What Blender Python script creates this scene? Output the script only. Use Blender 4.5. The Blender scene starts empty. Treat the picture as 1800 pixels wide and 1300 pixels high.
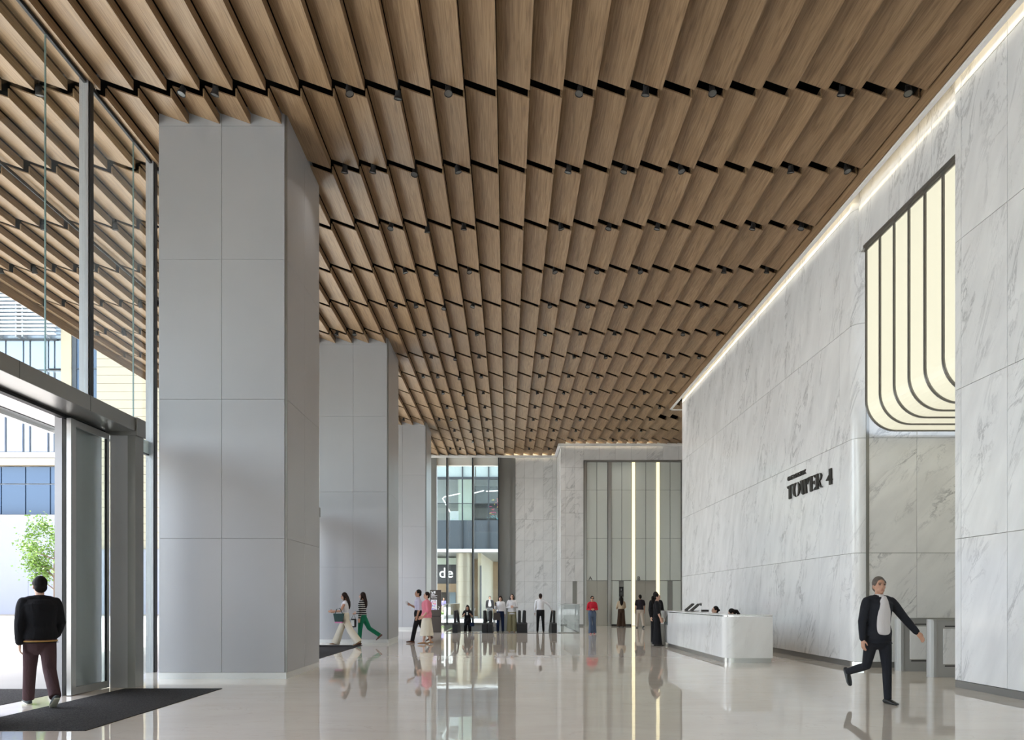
import bpy, bmesh, math, random
from mathutils import Vector, Matrix
random.seed(7)
scene = bpy.context.scene
COL = scene.collection
PI = math.pi

# ------------------------------------------------------------------ camera, sky, sun, exposure
F, CX, CY, CAMZ = 1300.0, 892.0, 1055.0, 1.45
cam_d = bpy.data.cameras.new('camera')
cam = bpy.data.objects.new('camera', cam_d); COL.objects.link(cam)
cam.location = (0, 0, CAMZ); cam.rotation_euler = (PI/2, 0, 0)
cam_d.sensor_width = 36.0; cam_d.lens = F/1800*36.0
cam_d.shift_x = (900-CX)/1800; cam_d.shift_y = (CY-650)/1800
cam_d.clip_end = 500
scene.camera = cam

world = bpy.data.worlds.new('sky'); scene.world = world; world.use_nodes = True
wn = world.node_tree.nodes; wl = world.node_tree.links
sky = wn.new('ShaderNodeTexSky'); sky.sky_type = 'NISHITA'; sky.sun_disc = False
sky.sun_elevation = math.radians(68); sky.sun_rotation = math.radians(300)
sky.air_density = 1.0; sky.dust_density = 3.0; sky.ozone_density = 1.0
wn['Background'].inputs['Strength'].default_value = 0.70
haze = wn.new('ShaderNodeHueSaturation'); haze.inputs['Saturation'].default_value = .60
wl.new(sky.outputs['Color'], haze.inputs['Color']); wl.new(haze.outputs['Color'], wn['Background'].inputs['Color'])

sun_d = bpy.data.lights.new('sun', 'SUN'); sun_d.energy = 6.4; sun_d.angle = math.radians(1.5); sun_d.color = (1, .96, .9)
sun = bpy.data.objects.new('sun', sun_d); COL.objects.link(sun)
sun.rotation_euler = Vector((.27, -.20, -.92)).to_track_quat('-Z', 'Y').to_euler()
sun.location = (-20, -10, 40)

vs = scene.view_settings
vs.view_transform = 'Standard'; vs.look = 'None'; vs.gamma = 1.0; vs.use_curve_mapping = False
vs.exposure = 0.82
SPOT_W = 30.0

# ------------------------------------------------------------------ helpers
def P(px, py, Y):
    return Vector(((px-CX)*Y/F, Y, CAMZ+(CY-py)*Y/F))

def link(name, mesh, mat=None, parent=None):
    o = bpy.data.objects.new(name, mesh); COL.objects.link(o)
    if mat is not None and len(mesh.materials) == 0: mesh.materials.append(mat)
    if parent is not None: o.parent = parent
    return o

def empty(name, loc=(0,0,0), rz=0):
    o = bpy.data.objects.new(name, None); COL.objects.link(o)
    o.location = loc; o.rotation_euler = (0,0,rz); o.empty_display_size = .1
    return o

def tag(o, label=None, cat=None, group=None, kind=None):
    if label: o['label'] = label
    if cat: o['category'] = cat
    if group: o['group'] = group
    if kind: o['kind'] = kind
    return o

class MB:
    def __init__(s): s.v = []; s.f = []; s.sm = []
    def add(s, vs, fs, smooth=False):
        b = len(s.v); s.v += [tuple(p) for p in vs]
        s.f += [tuple(i+b for i in f) for f in fs]; s.sm += [smooth]*len(fs); return s
    def box(s, x0,x1,y0,y1,z0,z1):
        return s.add([(x0,y0,z0),(x1,y0,z0),(x1,y1,z0),(x0,y1,z0),(x0,y0,z1),(x1,y0,z1),(x1,y1,z1),(x0,y1,z1)],
            [(0,3,2,1),(4,5,6,7),(0,1,5,4),(1,2,6,5),(2,3,7,6),(3,0,4,7)])
    def bbox(s, x0,x1,y0,y1,z0,z1, b=.004):
        # box with chamfered edges
        xs=(x0,x1); ys=(y0,y1); zs=(z0,z1); vs=[]; idx={}
        for i in (0,1):
            for j in (0,1):
                for k in (0,1):
                    sx=1 if i==0 else -1; sy=1 if j==0 else -1; sz=1 if k==0 else -1
                    idx[i,j,k,0]=len(vs); vs.append((xs[i],ys[j]+sy*b,zs[k]+sz*b))
                    idx[i,j,k,1]=len(vs); vs.append((xs[i]+sx*b,ys[j],zs[k]+sz*b))
                    idx[i,j,k,2]=len(vs); vs.append((xs[i]+sx*b,ys[j]+sy*b,zs[k]))
        g=lambda i,j,k,a: idx[i,j,k,a]; fs=[]
        for i in (0,1): fs.append([g(i,0,0,0),g(i,1,0,0),g(i,1,1,0),g(i,0,1,0)])
        for j in (0,1): fs.append([g(0,j,0,1),g(1,j,0,1),g(1,j,1,1),g(0,j,1,1)])
        for k in (0,1): fs.append([g(0,0,k,2),g(1,0,k,2),g(1,1,k,2),g(0,1,k,2)])
        for j in (0,1):
            for k in (0,1): fs.append([g(0,j,k,1),g(1,j,k,1),g(1,j,k,2),g(0,j,k,2)])
        for i in (0,1):
            for k in (0,1): fs.append([g(i,0,k,0),g(i,1,k,0),g(i,1,k,2),g(i,0,k,2)])
        for i in (0,1):
            for j in (0,1): fs.append([g(i,j,0,0),g(i,j,1,0),g(i,j,1,1),g(i,j,0,1)])
        for i in (0,1):
            for j in (0,1):
                for k in (0,1): fs.append([g(i,j,k,0),g(i,j,k,1),g(i,j,k,2)])
        return s.add(vs, fs)
    def prism(s, poly, axis, a, b):
        # polygon of 2-D points extruded along axis ('x': pts are (y,z); 'y': (x,z); 'z': (x,y))
        n=len(poly)
        mk={'x':lambda p,t:(t,p[0],p[1]),'y':lambda p,t:(p[0],t,p[1]),'z':lambda p,t:(p[0],p[1],t)}[axis]
        vs=[mk(p,a) for p in poly]+[mk(p,b) for p in poly]
        fs=[tuple(range(n)),tuple(range(2*n-1,n-1,-1))]+[(i,i+n,(i+1)%n+n,(i+1)%n) for i in range(n)]
        return s.add(vs,fs)
    def tube(s, pts, radii, n=12, ref=(1,0,0), round_ends=True):
        # closed tube through pts; radii scalars or (a,b) pairs, a along ref
        pts=[Vector(p) for p in pts]; R=[(r,r) if not isinstance(r,(tuple,list)) else tuple(r) for r in radii]
        if round_ends and len(pts)>1:
            d0=(pts[0]-pts[1]).normalized(); d1=(pts[-1]-pts[-2]).normalized()
            m0=min(R[0]); m1=min(R[-1])
            e0=[(pts[0]+d0*m0*.95,(R[0][0]*.35,R[0][1]*.35)),(pts[0]+d0*m0*.6,(R[0][0]*.8,R[0][1]*.8))]
            e1=[(pts[-1]+d1*m1*.6,(R[-1][0]*.8,R[-1][1]*.8)),(pts[-1]+d1*m1*.95,(R[-1][0]*.35,R[-1][1]*.35))]
            pts=[e[0] for e in e0]+pts+[e[0] for e in e1]; R=[e[1] for e in e0]+R+[e[1] for e in e1]
        ref=Vector(ref); rings=[]; vs=[]
        for i,p in enumerate(pts):
            if i==0: t=pts[1]-p
            elif i==len(pts)-1: t=p-pts[i-1]
            else: t=pts[i+1]-pts[i-1]
            t=t.normalized() if t.length>1e-9 else Vector((0,0,1))
            u=ref-t*ref.dot(t)
            if u.length<1e-3: u=Vector((0,1,0))-t*t.y
            u.normalize(); w=t.cross(u)
            for k in range(n):
                a=2*PI*k/n; vs.append(p+u*math.cos(a)*R[i][0]+w*math.sin(a)*R[i][1])
        fs=[]
        m=len(pts)
        for i in range(m-1):
            for k in range(n):
                fs.append((i*n+k,i*n+(k+1)%n,(i+1)*n+(k+1)%n,(i+1)*n+k))
        fs.append(tuple(range(n-1,-1,-1))); fs.append(tuple((m-1)*n+k for k in range(n)))
        return s.add(vs,fs,True)
    def ell(s, c, r, rot=None, nu=14, nv=9):
        c=Vector(c); vs=[]; fs=[]
        def pt(x,y,z):
            q=Vector((x*r[0],y*r[1],z*r[2]))
            if rot is not None: q=rot@q
            return c+q
        vs.append(pt(0,0,-1))
        for j in range(1,nv):
            ph=-PI/2+PI*j/nv
            for i in range(nu):
                th=2*PI*i/nu; vs.append(pt(math.cos(ph)*math.cos(th),math.cos(ph)*math.sin(th),math.sin(ph)))
        vs.append(pt(0,0,1)); T=len(vs)-1
        for i in range(nu): fs.append((0,1+(i+1)%nu,1+i))
        for j in range(nv-2):
            for i in range(nu):
                a=1+j*nu+i; b=1+j*nu+(i+1)%nu; fs.append((a,b,b+nu,a+nu))
        for i in range(nu): fs.append((T,1+(nv-2)*nu+i,1+(nv-2)*nu+(i+1)%nu))
        return s.add(vs,fs,True)
    def lathe(s, prof, c=(0,0,0), n=24):
        # profile of (r,z) turned about z
        vs=[];fs=[]
        for r,z in prof:
            for k in range(n):
                a=2*PI*k/n; vs.append((c[0]+r*math.cos(a),c[1]+r*math.sin(a),c[2]+z))
        m=len(prof)
        for i in range(m-1):
            for k in range(n): fs.append((i*n+k,i*n+(k+1)%n,(i+1)*n+(k+1)%n,(i+1)*n+k))
        fs.append(tuple(range(n-1,-1,-1))); fs.append(tuple((m-1)*n+k for k in range(n)))
        s.add(vs,fs,True); s.sm[-1]=s.sm[-2]=False; return s
    def mesh(s, name='mesh', fix=True):
        me=bpy.data.meshes.new(name); me.from_pydata(s.v,[],s.f)
        me.polygons.foreach_set('use_smooth', s.sm)
        if fix:
            bm=bmesh.new(); bm.from_mesh(me); bmesh.ops.recalc_face_normals(bm, faces=bm.faces); bm.to_mesh(me); bm.free()
        if any(s.sm): me.set_sharp_from_angle(angle=math.radians(42))
        me.update(); return me
    def build(s, name, mat, parent=None): return link(name, s.mesh(name), mat, parent)

def box(name, mat, parent, *d, b=0):
    m=MB(); (m.bbox(*d, b=b) if b else m.box(*d)); return m.build(name, mat, parent)

# ------------------------------------------------------------------ materials
def newmat(name):
    m=bpy.data.materials.new(name); m.use_nodes=True
    nt=m.node_tree; return m, nt, nt.nodes, nt.links, nt.nodes['Principled BSDF']

def plain(name, col, rough=.5, metal=0, spec=.5, noise=0, nscale=8, coat=0):
    m,nt,n,l,b=newmat(name)
    b.inputs['Base Color'].default_value=(*col,1); b.inputs['Roughness'].default_value=rough
    b.inputs['Metallic'].default_value=metal; b.inputs['Specular IOR Level'].default_value=spec
    b.inputs['Coat Weight'].default_value=coat
    if noise:
        g=n.new('ShaderNodeNewGeometry'); t=n.new('ShaderNodeTexNoise'); t.inputs['Scale'].default_value=nscale
        t.inputs['Detail'].default_value=4
        mx=n.new('ShaderNodeMix'); mx.data_type='RGBA'; mx.blend_type='MULTIPLY'
        r=n.new('ShaderNodeMapRange'); r.inputs['To Min'].default_value=1-noise; r.inputs['To Max'].default_value=1+noise
        l.new(g.outputs['Position'],t.inputs['Vector']); l.new(t.outputs['Fac'],r.inputs['Value'])
        mx.inputs['Factor'].default_value=1; mx.inputs['A'].default_value=(*col,1); l.new(r.outputs['Result'],mx.inputs['B'])
        l.new(mx.outputs['Result'],b.inputs['Base Color'])
    return m

def emit(name, col, strength):
    m,nt,n,l,b=newmat(name)
    b.inputs['Base Color'].default_value=(*col,1); b.inputs['Roughness'].default_value=.3
    b.inputs['Emission Color'].default_value=(*col,1); b.inputs['Emission Strength'].default_value=strength
    return m

def glass(name, tint=(.93,.965,.955), refl=1.0, rough=0.0):
    m,nt,n,l,b=newmat(name); n.remove(b)
    tr=n.new('ShaderNodeBsdfTransparent'); tr.inputs['Color'].default_value=(*tint,1)
    gl=n.new('ShaderNodeBsdfGlossy'); gl.inputs['Roughness'].default_value=rough
    lw=n.new('ShaderNodeLayerWeight'); lw.inputs['Blend'].default_value=.5
    pw=n.new('ShaderNodeMath'); pw.operation='POWER'; pw.inputs[1].default_value=5; l.new(lw.outputs['Facing'],pw.inputs[0])
    fr=n.new('ShaderNodeMath'); fr.operation='MULTIPLY_ADD'; fr.inputs[1].default_value=.96; fr.inputs[2].default_value=.04; l.new(pw.outputs[0],fr.inputs[0])
    mu=n.new('ShaderNodeMath'); mu.operation='MULTIPLY'; mu.inputs[1].default_value=refl
    mx=n.new('ShaderNodeMixShader'); l.new(fr.outputs[0],mu.inputs[0]); l.new(mu.outputs[0],mx.inputs[0])
    l.new(tr.outputs[0],mx.inputs[1]); l.new(gl.outputs[0],mx.inputs[2])
    l.new(mx.outputs[0],n['Material Output'].inputs['Surface']); return m

def marble(name, base=(.80,.80,.79), vein=(.30,.30,.31), scale=1.0, rough=.13, amt=.75, slope=1.7):
    m,nt,n,l,b=newmat(name)
    g=n.new('ShaderNodeNewGeometry'); sep=n.new('ShaderNodeSeparateXYZ'); l.new(g.outputs['Position'],sep.inputs[0])
    oi=n.new('ShaderNodeObjectInfo')
    def math_(op,a,b_=None):
        x=n.new('ShaderNodeMath'); x.operation=op
        for i,q in enumerate((a,b_)):
            if q is None: continue
            if isinstance(q,(int,float)): x.inputs[i].default_value=q
            else: l.new(q,x.inputs[i])
        return x.outputs[0]
    u=math_('SUBTRACT',sep.outputs[0],sep.outputs[1]); v=sep.outputs[2]
    L=math.hypot(1,slope); c,s_=1/L,slope/L
    along=math_('ADD',math_('MULTIPLY',u,c),math_('MULTIPLY',v,s_))
    across=math_('SUBTRACT',math_('MULTIPLY',u,s_),math_('MULTIPLY',v,c))
    cb=n.new('ShaderNodeCombineXYZ'); l.new(math_('MULTIPLY',along,.42*scale),cb.inputs[0]); l.new(math_('MULTIPLY',across,1.25*scale),cb.inputs[1])
    l.new(math_('MULTIPLY',oi.outputs['Random'],37.0),cb.inputs[2])
    def vein_(sc,width,dist,det):
        t=n.new('ShaderNodeTexNoise'); t.inputs['Scale'].default_value=sc; t.inputs['Detail'].default_value=det
        t.inputs['Roughness'].default_value=.62; t.inputs['Distortion'].default_value=dist
        l.new(cb.outputs[0],t.inputs['Vector'])
        d=math_('ABSOLUTE',math_('SUBTRACT',t.outputs['Fac'],.5))
        r=n.new('ShaderNodeMapRange'); r.inputs['From Min'].default_value=0; r.inputs['From Max'].default_value=width
        r.inputs['To Min'].default_value=1; r.inputs['To Max'].default_value=0; l.new(d,r.inputs['Value']); return r.outputs[0]
    v1=vein_(1.1,.028,.9,7); v2=vein_(2.6,.016,.5,6)
    # patches where veins are strong
    pn=n.new('ShaderNodeTexNoise'); pn.inputs['Scale'].default_value=.9; pn.inputs['Detail'].default_value=2; l.new(cb.outputs[0],pn.inputs['Vector'])
    pr=n.new('ShaderNodeMapRange'); pr.inputs['From Min'].default_value=.42; pr.inputs['From Max'].default_value=.66; l.new(pn.outputs['Fac'],pr.inputs['Value'])
    vv=math_('ADD',math_('MULTIPLY',v1,pr.outputs[0]),math_('MULTIPLY',math_('MULTIPLY',v2,.45),pr.outputs[0]))
    cloud=n.new('ShaderNodeTexNoise'); cloud.inputs['Scale'].default_value=1.6; cloud.inputs['Detail'].default_value=5; l.new(cb.outputs[0],cloud.inputs['Vector'])
    cr=n.new('ShaderNodeMapRange'); cr.inputs['From Min'].default_value=.35; cr.inputs['From Max'].default_value=.75; cr.inputs['To Max'].default_value=.22; l.new(cloud.outputs['Fac'],cr.inputs['Value'])
    tot=math_('MINIMUM',math_('ADD',math_('MULTIPLY',vv,amt),cr.outputs[0]),1.0)
    mx=n.new('ShaderNodeMix'); mx.data_type='RGBA'; mx.inputs['A'].default_value=(*base,1); mx.inputs['B'].default_value=(*vein,1)
    l.new(tot,mx.inputs['Factor']); l.new(mx.outputs['Result'],b.inputs['Base Color'])
    b.inputs['Roughness'].default_value=rough; return m

def wood(name):
    m,nt,n,l,b=newmat(name)
    g=n.new('ShaderNodeNewGeometry'); oi=n.new('ShaderNodeObjectInfo')
    mp=n.new('ShaderNodeMapping'); mp.inputs['Scale'].default_value=(26,1.1,26); l.new(g.outputs['Position'],mp.inputs['Vector'])
    off=n.new('ShaderNodeCombineXYZ'); mu=n.new('ShaderNodeMath'); mu.operation='MULTIPLY'; mu.inputs[1].default_value=50
    l.new(oi.outputs['Random'],mu.inputs[0]); l.new(mu.outputs[0],off.inputs[1]); l.new(off.outputs[0],mp.inputs['Location'])
    t=n.new('ShaderNodeTexNoise'); t.inputs['Scale'].default_value=1.0; t.inputs['Detail'].default_value=5; t.inputs['Distortion'].default_value=1.2
    l.new(mp.outputs[0],t.inputs['Vector'])
    cr=n.new('ShaderNodeValToRGB'); e=cr.color_ramp.elements
    e[0].position=.30; e[0].color=(.165,.098,.048,1); e[1].position=.72; e[1].color=(.315,.208,.118,1)
    k=cr.color_ramp.elements.new(.5); k.color=(.245,.153,.081,1)
    l.new(t.outputs['Fac'],cr.inputs[0])
    # board-to-board tone
    r=n.new('ShaderNodeMapRange'); r.inputs['To Min'].default_value=.93; r.inputs['To Max'].default_value=1.07; l.new(oi.outputs['Random'],r.inputs['Value'])
    mx=n.new('ShaderNodeMix'); mx.data_type='RGBA'; mx.blend_type='MULTIPLY'; mx.inputs['Factor'].default_value=1
    l.new(cr.outputs[0],mx.inputs['A']); l.new(r.outputs[0],mx.inputs['B'])
    l.new(mx.outputs['Result'],b.inputs['Base Color']); b.inputs['Roughness'].default_value=.48; b.inputs['Specular IOR Level'].default_value=.35
    return m

def floor_stone(name):
    m,nt,n,l,b=newmat(name)
    g=n.new('ShaderNodeNewGeometry')
    mp=n.new('ShaderNodeMapping'); mp.inputs['Scale'].default_value=(.5,1.1,1); l.new(g.outputs['Position'],mp.inputs['Vector'])
    t=n.new('ShaderNodeTexNoise'); t.inputs['Scale'].default_value=1.3; t.inputs['Detail'].default_value=7; t.inputs['Roughness'].default_value=.6; t.inputs['Distortion'].default_value=.8
    l.new(mp.outputs[0],t.inputs['Vector'])
    cr=n.new('ShaderNodeValToRGB'); e=cr.color_ramp.elements
    e[0].position=.3; e[0].color=(.69,.62,.535,1); e[1].position=.7; e[1].color=(.75,.685,.60,1)
    l.new(t.outputs['Fac'],cr.inputs[0])
    vn=n.new('ShaderNodeTexNoise'); vn.inputs['Scale'].default_value=.9; vn.inputs['Detail'].default_value=6; vn.inputs['Distortion'].default_value=1.4; l.new(mp.outputs[0],vn.inputs['Vector'])
    sb=n.new('ShaderNodeMath'); sb.operation='SUBTRACT'; sb.inputs[1].default_value=.5; l.new(vn.outputs['Fac'],sb.inputs[0])
    ab=n.new('ShaderNodeMath'); ab.operation='ABSOLUTE'; l.new(sb.outputs[0],ab.inputs[0])
    vr=n.new('ShaderNodeMapRange'); vr.inputs['From Max'].default_value=.006; vr.inputs['To Min'].default_value=.22; vr.inputs['To Max'].default_value=0; l.new(ab.outputs[0],vr.inputs['Value'])
    mx=n.new('ShaderNodeMix'); mx.data_type='RGBA'; mx.inputs['B'].default_value=(.42,.36,.29,1)
    l.new(vr.outputs[0],mx.inputs['Factor']); l.new(cr.outputs[0],mx.inputs['A']); l.new(mx.outputs['Result'],b.inputs['Base Color'])
    b.inputs['Roughness'].default_value=.03; b.inputs['IOR'].default_value=1.85; b.inputs['Specular IOR Level'].default_value=1.0
    bn=n.new('ShaderNodeTexNoise'); bn.inputs['Scale'].default_value=1.1; bn.inputs['Detail'].default_value=2; l.new(g.outputs['Position'],bn.inputs['Vector'])
    bp=n.new('ShaderNodeBump'); bp.inputs['Strength'].default_value=.035; bp.inputs['Distance'].default_value=.05
    l.new(bn.outputs['Fac'],bp.inputs['Height']); l.new(bp.outputs[0],b.inputs['Normal'])
    return m

def carpet(name, a=(.018,.018,.019), c=(.075,.073,.070)):
    m,nt,n,l,b=newmat(name)
    g=n.new('ShaderNodeNewGeometry'); t=n.new('ShaderNodeTexNoise'); t.inputs['Scale'].default_value=70; t.inputs['Detail'].default_value=3
    l.new(g.outputs['Position'],t.inputs['Vector'])
    cr=n.new('ShaderNodeValToRGB'); e=cr.color_ramp.elements
    e[0].position=.35; e[0].color=(*a,1); e[1].position=.72; e[1].color=(*c,1)
    l.new(t.outputs['Fac'],cr.inputs[0]); l.new(cr.outputs[0],b.inputs['Base Color'])
    b.inputs['Roughness'].default_value=.95; b.inputs['Specular IOR Level'].default_value=.1
    bp=n.new('ShaderNodeBump'); bp.inputs['Strength'].default_value=.6; bp.inputs['Distance'].default_value=.01
    l.new(t.outputs['Fac'],bp.inputs['Height']); l.new(bp.outputs[0],b.inputs['Normal'])
    return m

def stripes(name, a, c, freq):
    m,nt,n,l,b=newmat(name)
    tc=n.new('ShaderNodeTexCoord'); sep=n.new('ShaderNodeSeparateXYZ'); l.new(tc.outputs['Object'],sep.inputs[0])
    mu=n.new('ShaderNodeMath'); mu.operation='MULTIPLY'; mu.inputs[1].default_value=freq; l.new(sep.outputs[2],mu.inputs[0])
    fr=n.new('ShaderNodeMath'); fr.operation='FRACT'; l.new(mu.outputs[0],fr.inputs[0])
    gt=n.new('ShaderNodeMath'); gt.operation='GREATER_THAN'; gt.inputs[1].default_value=.68; l.new(fr.outputs[0],gt.inputs[0])
    mx=n.new('ShaderNodeMix'); mx.data_type='RGBA'; mx.inputs['A'].default_value=(*a,1); mx.inputs['B'].default_value=(*c,1)
    l.new(gt.outputs[0],mx.inputs['Factor']); l.new(mx.outputs['Result'],b.inputs['Base Color']); b.inputs['Roughness'].default_value=.8
    return m

def dots(name, base):
    m,nt,n,l,b=newmat(name)
    g=n.new('ShaderNodeNewGeometry'); v=n.new('ShaderNodeTexVoronoi'); v.inputs['Scale'].default_value=14; l.new(g.outputs['Position'],v.inputs['Vector'])
    lt=n.new('ShaderNodeMath'); lt.operation='LESS_THAN'; lt.inputs[1].default_value=.33; l.new(v.outputs['Distance'],lt.inputs[0])
    hs=n.new('ShaderNodeHueSaturation'); hs.inputs['Saturation'].default_value=1.4; l.new(v.outputs['Color'],hs.inputs['Color'])
    mx=n.new('ShaderNodeMix'); mx.data_type='RGBA'; mx.inputs['A'].default_value=(*base,1); l.new(hs.outputs[0],mx.inputs['B'])
    l.new(lt.outputs[0],mx.inputs['Factor']); l.new(mx.outputs['Result'],b.inputs['Base Color']); b.inputs['Roughness'].default_value=.5
    return m

M = {}
M['wood']=wood('walnut_veneer'); M['marble']=marble('white_marble', base=(.82,.82,.815), amt=.52, scale=1.35, slope=2.2); 
M['marble_dense']=marble('veined_white_marble', base=(.86,.855,.84), amt=.9, scale=1.25, slope=1.0)
M['marble_desk']=marble('desk_marble', base=(.83,.83,.82), vein=(.45,.44,.42), amt=.45, scale=1.3, slope=2.2)
M['marble_soft']=marble('soft_grey_marble', base=(.74,.735,.72), vein=(.36,.36,.36), amt=.6, scale=.9, slope=1.2)
M['floor']=floor_stone('polished_limestone'); M['mat']=carpet('charcoal_mat')
M['black']=plain('matt_black',(.012,.012,.013),.6); M['void']=plain('ceiling_void_black',(.010,.010,.010),.9,spec=.1)
M['panel']=plain('grey_metal_panel',(.40,.40,.41),.38,.22,noise=.03,nscale=1.5)
M['panel_dark']=plain('dark_reveal',(.10,.10,.10),.5,.3)
M['plinth']=plain('pale_plinth',(.62,.62,.60),.3,.3)
M['bronze']=plain('warm_grey_steel',(.27,.265,.25),.33,.75); M['steel']=plain('brushed_steel',(.46,.455,.44),.28,.9)
M['chrome']=plain('polished_steel',(.70,.70,.69),.12,1.0)
M['skirt']=plain('grey_skirting',(.24,.235,.225),.35,.5)
M['white']=plain('white_paint',(.80,.79,.77),.6); M['soffit']=plain('cream_soffit',(.78,.75,.68),.7)
M['concrete']=plain('pale_paving',(.54,.53,.51),.8,noise=.12,nscale=.6)
M['paving_shade']=plain('shade_toned_paving',(.32,.315,.305),.7,noise=.10,nscale=.8); M['glass']=glass('clear_glass'); M['glass_edge']=plain('green_glass_edge',(.16,.24,.23),.2,.2)
M['glass_grey']=glass('grey_tinted_glass',(.80,.845,.83)); M['glass_rail']=glass('balustrade_glass',(.96,.98,.975),1.0)
M['glow']=emit('luminous_panel',(.96,.92,.70),.39); M['glow'].node_tree.nodes['Principled BSDF'].inputs['Base Color'].default_value=(.42,.41,.34,1); M['glow_strip']=emit('lift_light_strip',(1,.90,.58),.62)
M['lift_glass']=plain('back_painted_glass',(.60,.63,.58),.14,.0,spec=.6)
M['lift_door']=plain('lift_door_steel',(.42,.40,.35),.32,.6)
M['grey_wall']=plain('grey_cladding',(.26,.26,.25),.45,.3)
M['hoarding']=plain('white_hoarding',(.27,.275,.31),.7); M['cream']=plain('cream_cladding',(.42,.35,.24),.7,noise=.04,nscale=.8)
M['cream_dark']=plain('cladding_groove',(.30,.25,.18),.8)
M['blue_glass']=plain('blue_window_glass',(.05,.09,.15),.08,.0,spec=.5); M['pale_glass']=plain('pale_window_glass',(.30,.38,.44),.08,.2,spec=.8)
M['mull']=plain('pale_mullion',(.42,.44,.46),.4,.4); M['mull_dark']=plain('dark_mullion',(.06,.065,.07),.4,.5)
M['leaf']=plain('young_green_leaf',(.14,.25,.035),.5,noise=.3,nscale=3); M['bark']=plain('bark',(.16,.11,.07),.9)
M['brown']=plain('bronze_brown_panel',(.075,.062,.052),.45,.2); M['sign_black']=plain('dark_bronze_letter',(.035,.030,.026),.35,.6)
M['screen']=plain('dark_screen',(.10,.115,.11),.2,.2); M['paper']=dots('poster_print',(.78,.78,.80))
M['print_white']=plain('white_print',(.85,.85,.85),.5); M['lens']=plain('reflector_chrome',(.13,.13,.125),.3,.6)
M['letter_glow']=emit('lit_white_letter',(1,1,1),1.3)
# ------------------------------------------------------------------ dimensions of the hall
XR = 7.52            # marble wall on the right
TIPZ, DROP = 10.28, .20   # ceiling boards: low edge, rise to the high edge
PX, X0 = .572, -.185      # board pitch across, position of one low edge
PY, Y0 = 2.331, 12.81     # board pitch along, position of one joint
GAP = .20
YB = 45.4            # far wall
YL = 42.0            # lift wall
XG = -7.2            # glass front
def struct(o): o['kind']='structure'; return o

# ------------------------------------------------------------------ floor (with the escalator well cut out)
VX0, VX1, VY0 = -2.85, 3.2, 34.4
m=MB()
for d in ((XG-.05,16,-8,VY0),(XG-.05,VX0,VY0,YB),(VX1,16,VY0,YB)): m.box(d[0],d[1],d[2],d[3],-.30,0)
struct(m.build('floor',M['floor']))
m=MB(); m.box(-140,XG-.05,-60,160,-.3,-.012); m.box(XG-.05,60,YB+.25,160,-.3,-.012); m.box(XG-.05,60,-60,-8,-.3,-.012)
struct(m.build('outdoor_ground',M['concrete']))
struct(box('floor_outdoor_shade',M['paving_shade'],None,-14.2,XG-.06,-8,45,-.012,-.002))  # darker paving below the canopy, its shade put into the colour
# well below the floor
m=MB(); m.box(VX0,VX1,VY0,YB,-5.2,-5); m.box(VX0-.1,VX0,VY0,YB,-5,-.3); m.box(VX1,VX1+.1,VY0,YB,-5,-.3); m.box(VX0,VX1,VY0-.1,VY0,-5,-.3)
struct(m.build('wall_escalator_well',M['white']))
struct(box('wall_well_end',M['grey_wall'],None,VX0,.49,YB-.02,YB+.2,-5,.0))

# ------------------------------------------------------------------ ceiling of folded timber boards
ceil=MB(); ceil.box(-14.6,XR+.4,-8,YL+.6,10.75,11.2); ceil.box(-14.6,3.0,YL+.6,YB+.6,10.75,11.2); ceil.box(XR+.4,16,-8,YB+.6,10.9,11.2); ceil.box(3.0,XR+.4,YL+.6,YB+.6,10.9,11.2)
ceiling=struct(ceil.build('ceiling',M['void']))
T=.026
def plank_mesh(L):
    # high edge at x=-PX, low edge at x=0, return turned up at the low edge
    w=PX-.012
    poly=[(-w,DROP),(0,0),(0,DROP-.028),(-T,DROP-.028),(-T,T*1.15),(-w,DROP+T)]
    return MB().prism(poly,'y',0,L).mesh('plank')
PL=PY-GAP
full=plank_mesh(PL); full.materials.append(M['wood'])
def cut_mesh(L):
    me=plank_mesh(L); me.materials.append(M['wood']); return me
spots=[]   # boards: (tip x, y start, length)
for k in range(-24,23):
    tx=X0+PX*k
    yend = YL+.28 if tx>3.35 else 45.44
    for j in range(-8 if k<14 else 9,14):
        ys=Y0+PY*j+GAP; L=PL
        if k>13 and j==9: L-=33.55-ys; ys=33.55
        if L<.2: continue
        if ys>=yend-.2: continue
        if ys+L>yend: L=yend-ys
        spots.append((tx,ys,L))
def seen_area(tx,ys,L):
    y0=max(ys,10.4); y1=ys+L
    if y1<=y0: return 0
    def pr(x,y): return (CX+F*x/y, CY-F*(TIPZ-CAMZ)/y)
    a,b,c,d=pr(tx-PX,y0),pr(tx,y0),pr(tx-PX,y1),pr(tx,y1)
    xm=(a[0]+b[0]+c[0]+d[0])/4; ym=(a[1]+c[1])/2
    ar=.5*(abs(b[0]-a[0])+abs(d[0]-c[0]))*abs(c[1]-a[1])
    if xm<-40 or xm>1840 or ym<-60: return 0
    if 285<xm<495 and ym>215: return 0       # behind the front column
    return ar
spots.sort(key=lambda s:-seen_area(*s))
cuts={}
rest=MB()
for i,(tx,ys,L) in enumerate(spots):
    if i<298:
        if L<PL-1e-4: me=cuts.setdefault(round(L,4),None) or cuts.__setitem__(round(L,4),cut_mesh(L)) or cuts[round(L,4)]
        else: me=full
        o=link('plank',me,None,ceiling); o.location=(tx,ys,TIPZ)
    else:
        w=PX-.012
        poly=[(tx-w,TIPZ+DROP),(tx,TIPZ),(tx,TIPZ+DROP-.028),(tx-T,TIPZ+DROP-.028),(tx-T,TIPZ+T*1.15),(tx-w,TIPZ+DROP+T)]
        rest.prism(poly,'y',ys,ys+L)
r=rest.build('distant_planks',M['wood'],ceiling); r['kind']='stuff'
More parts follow.
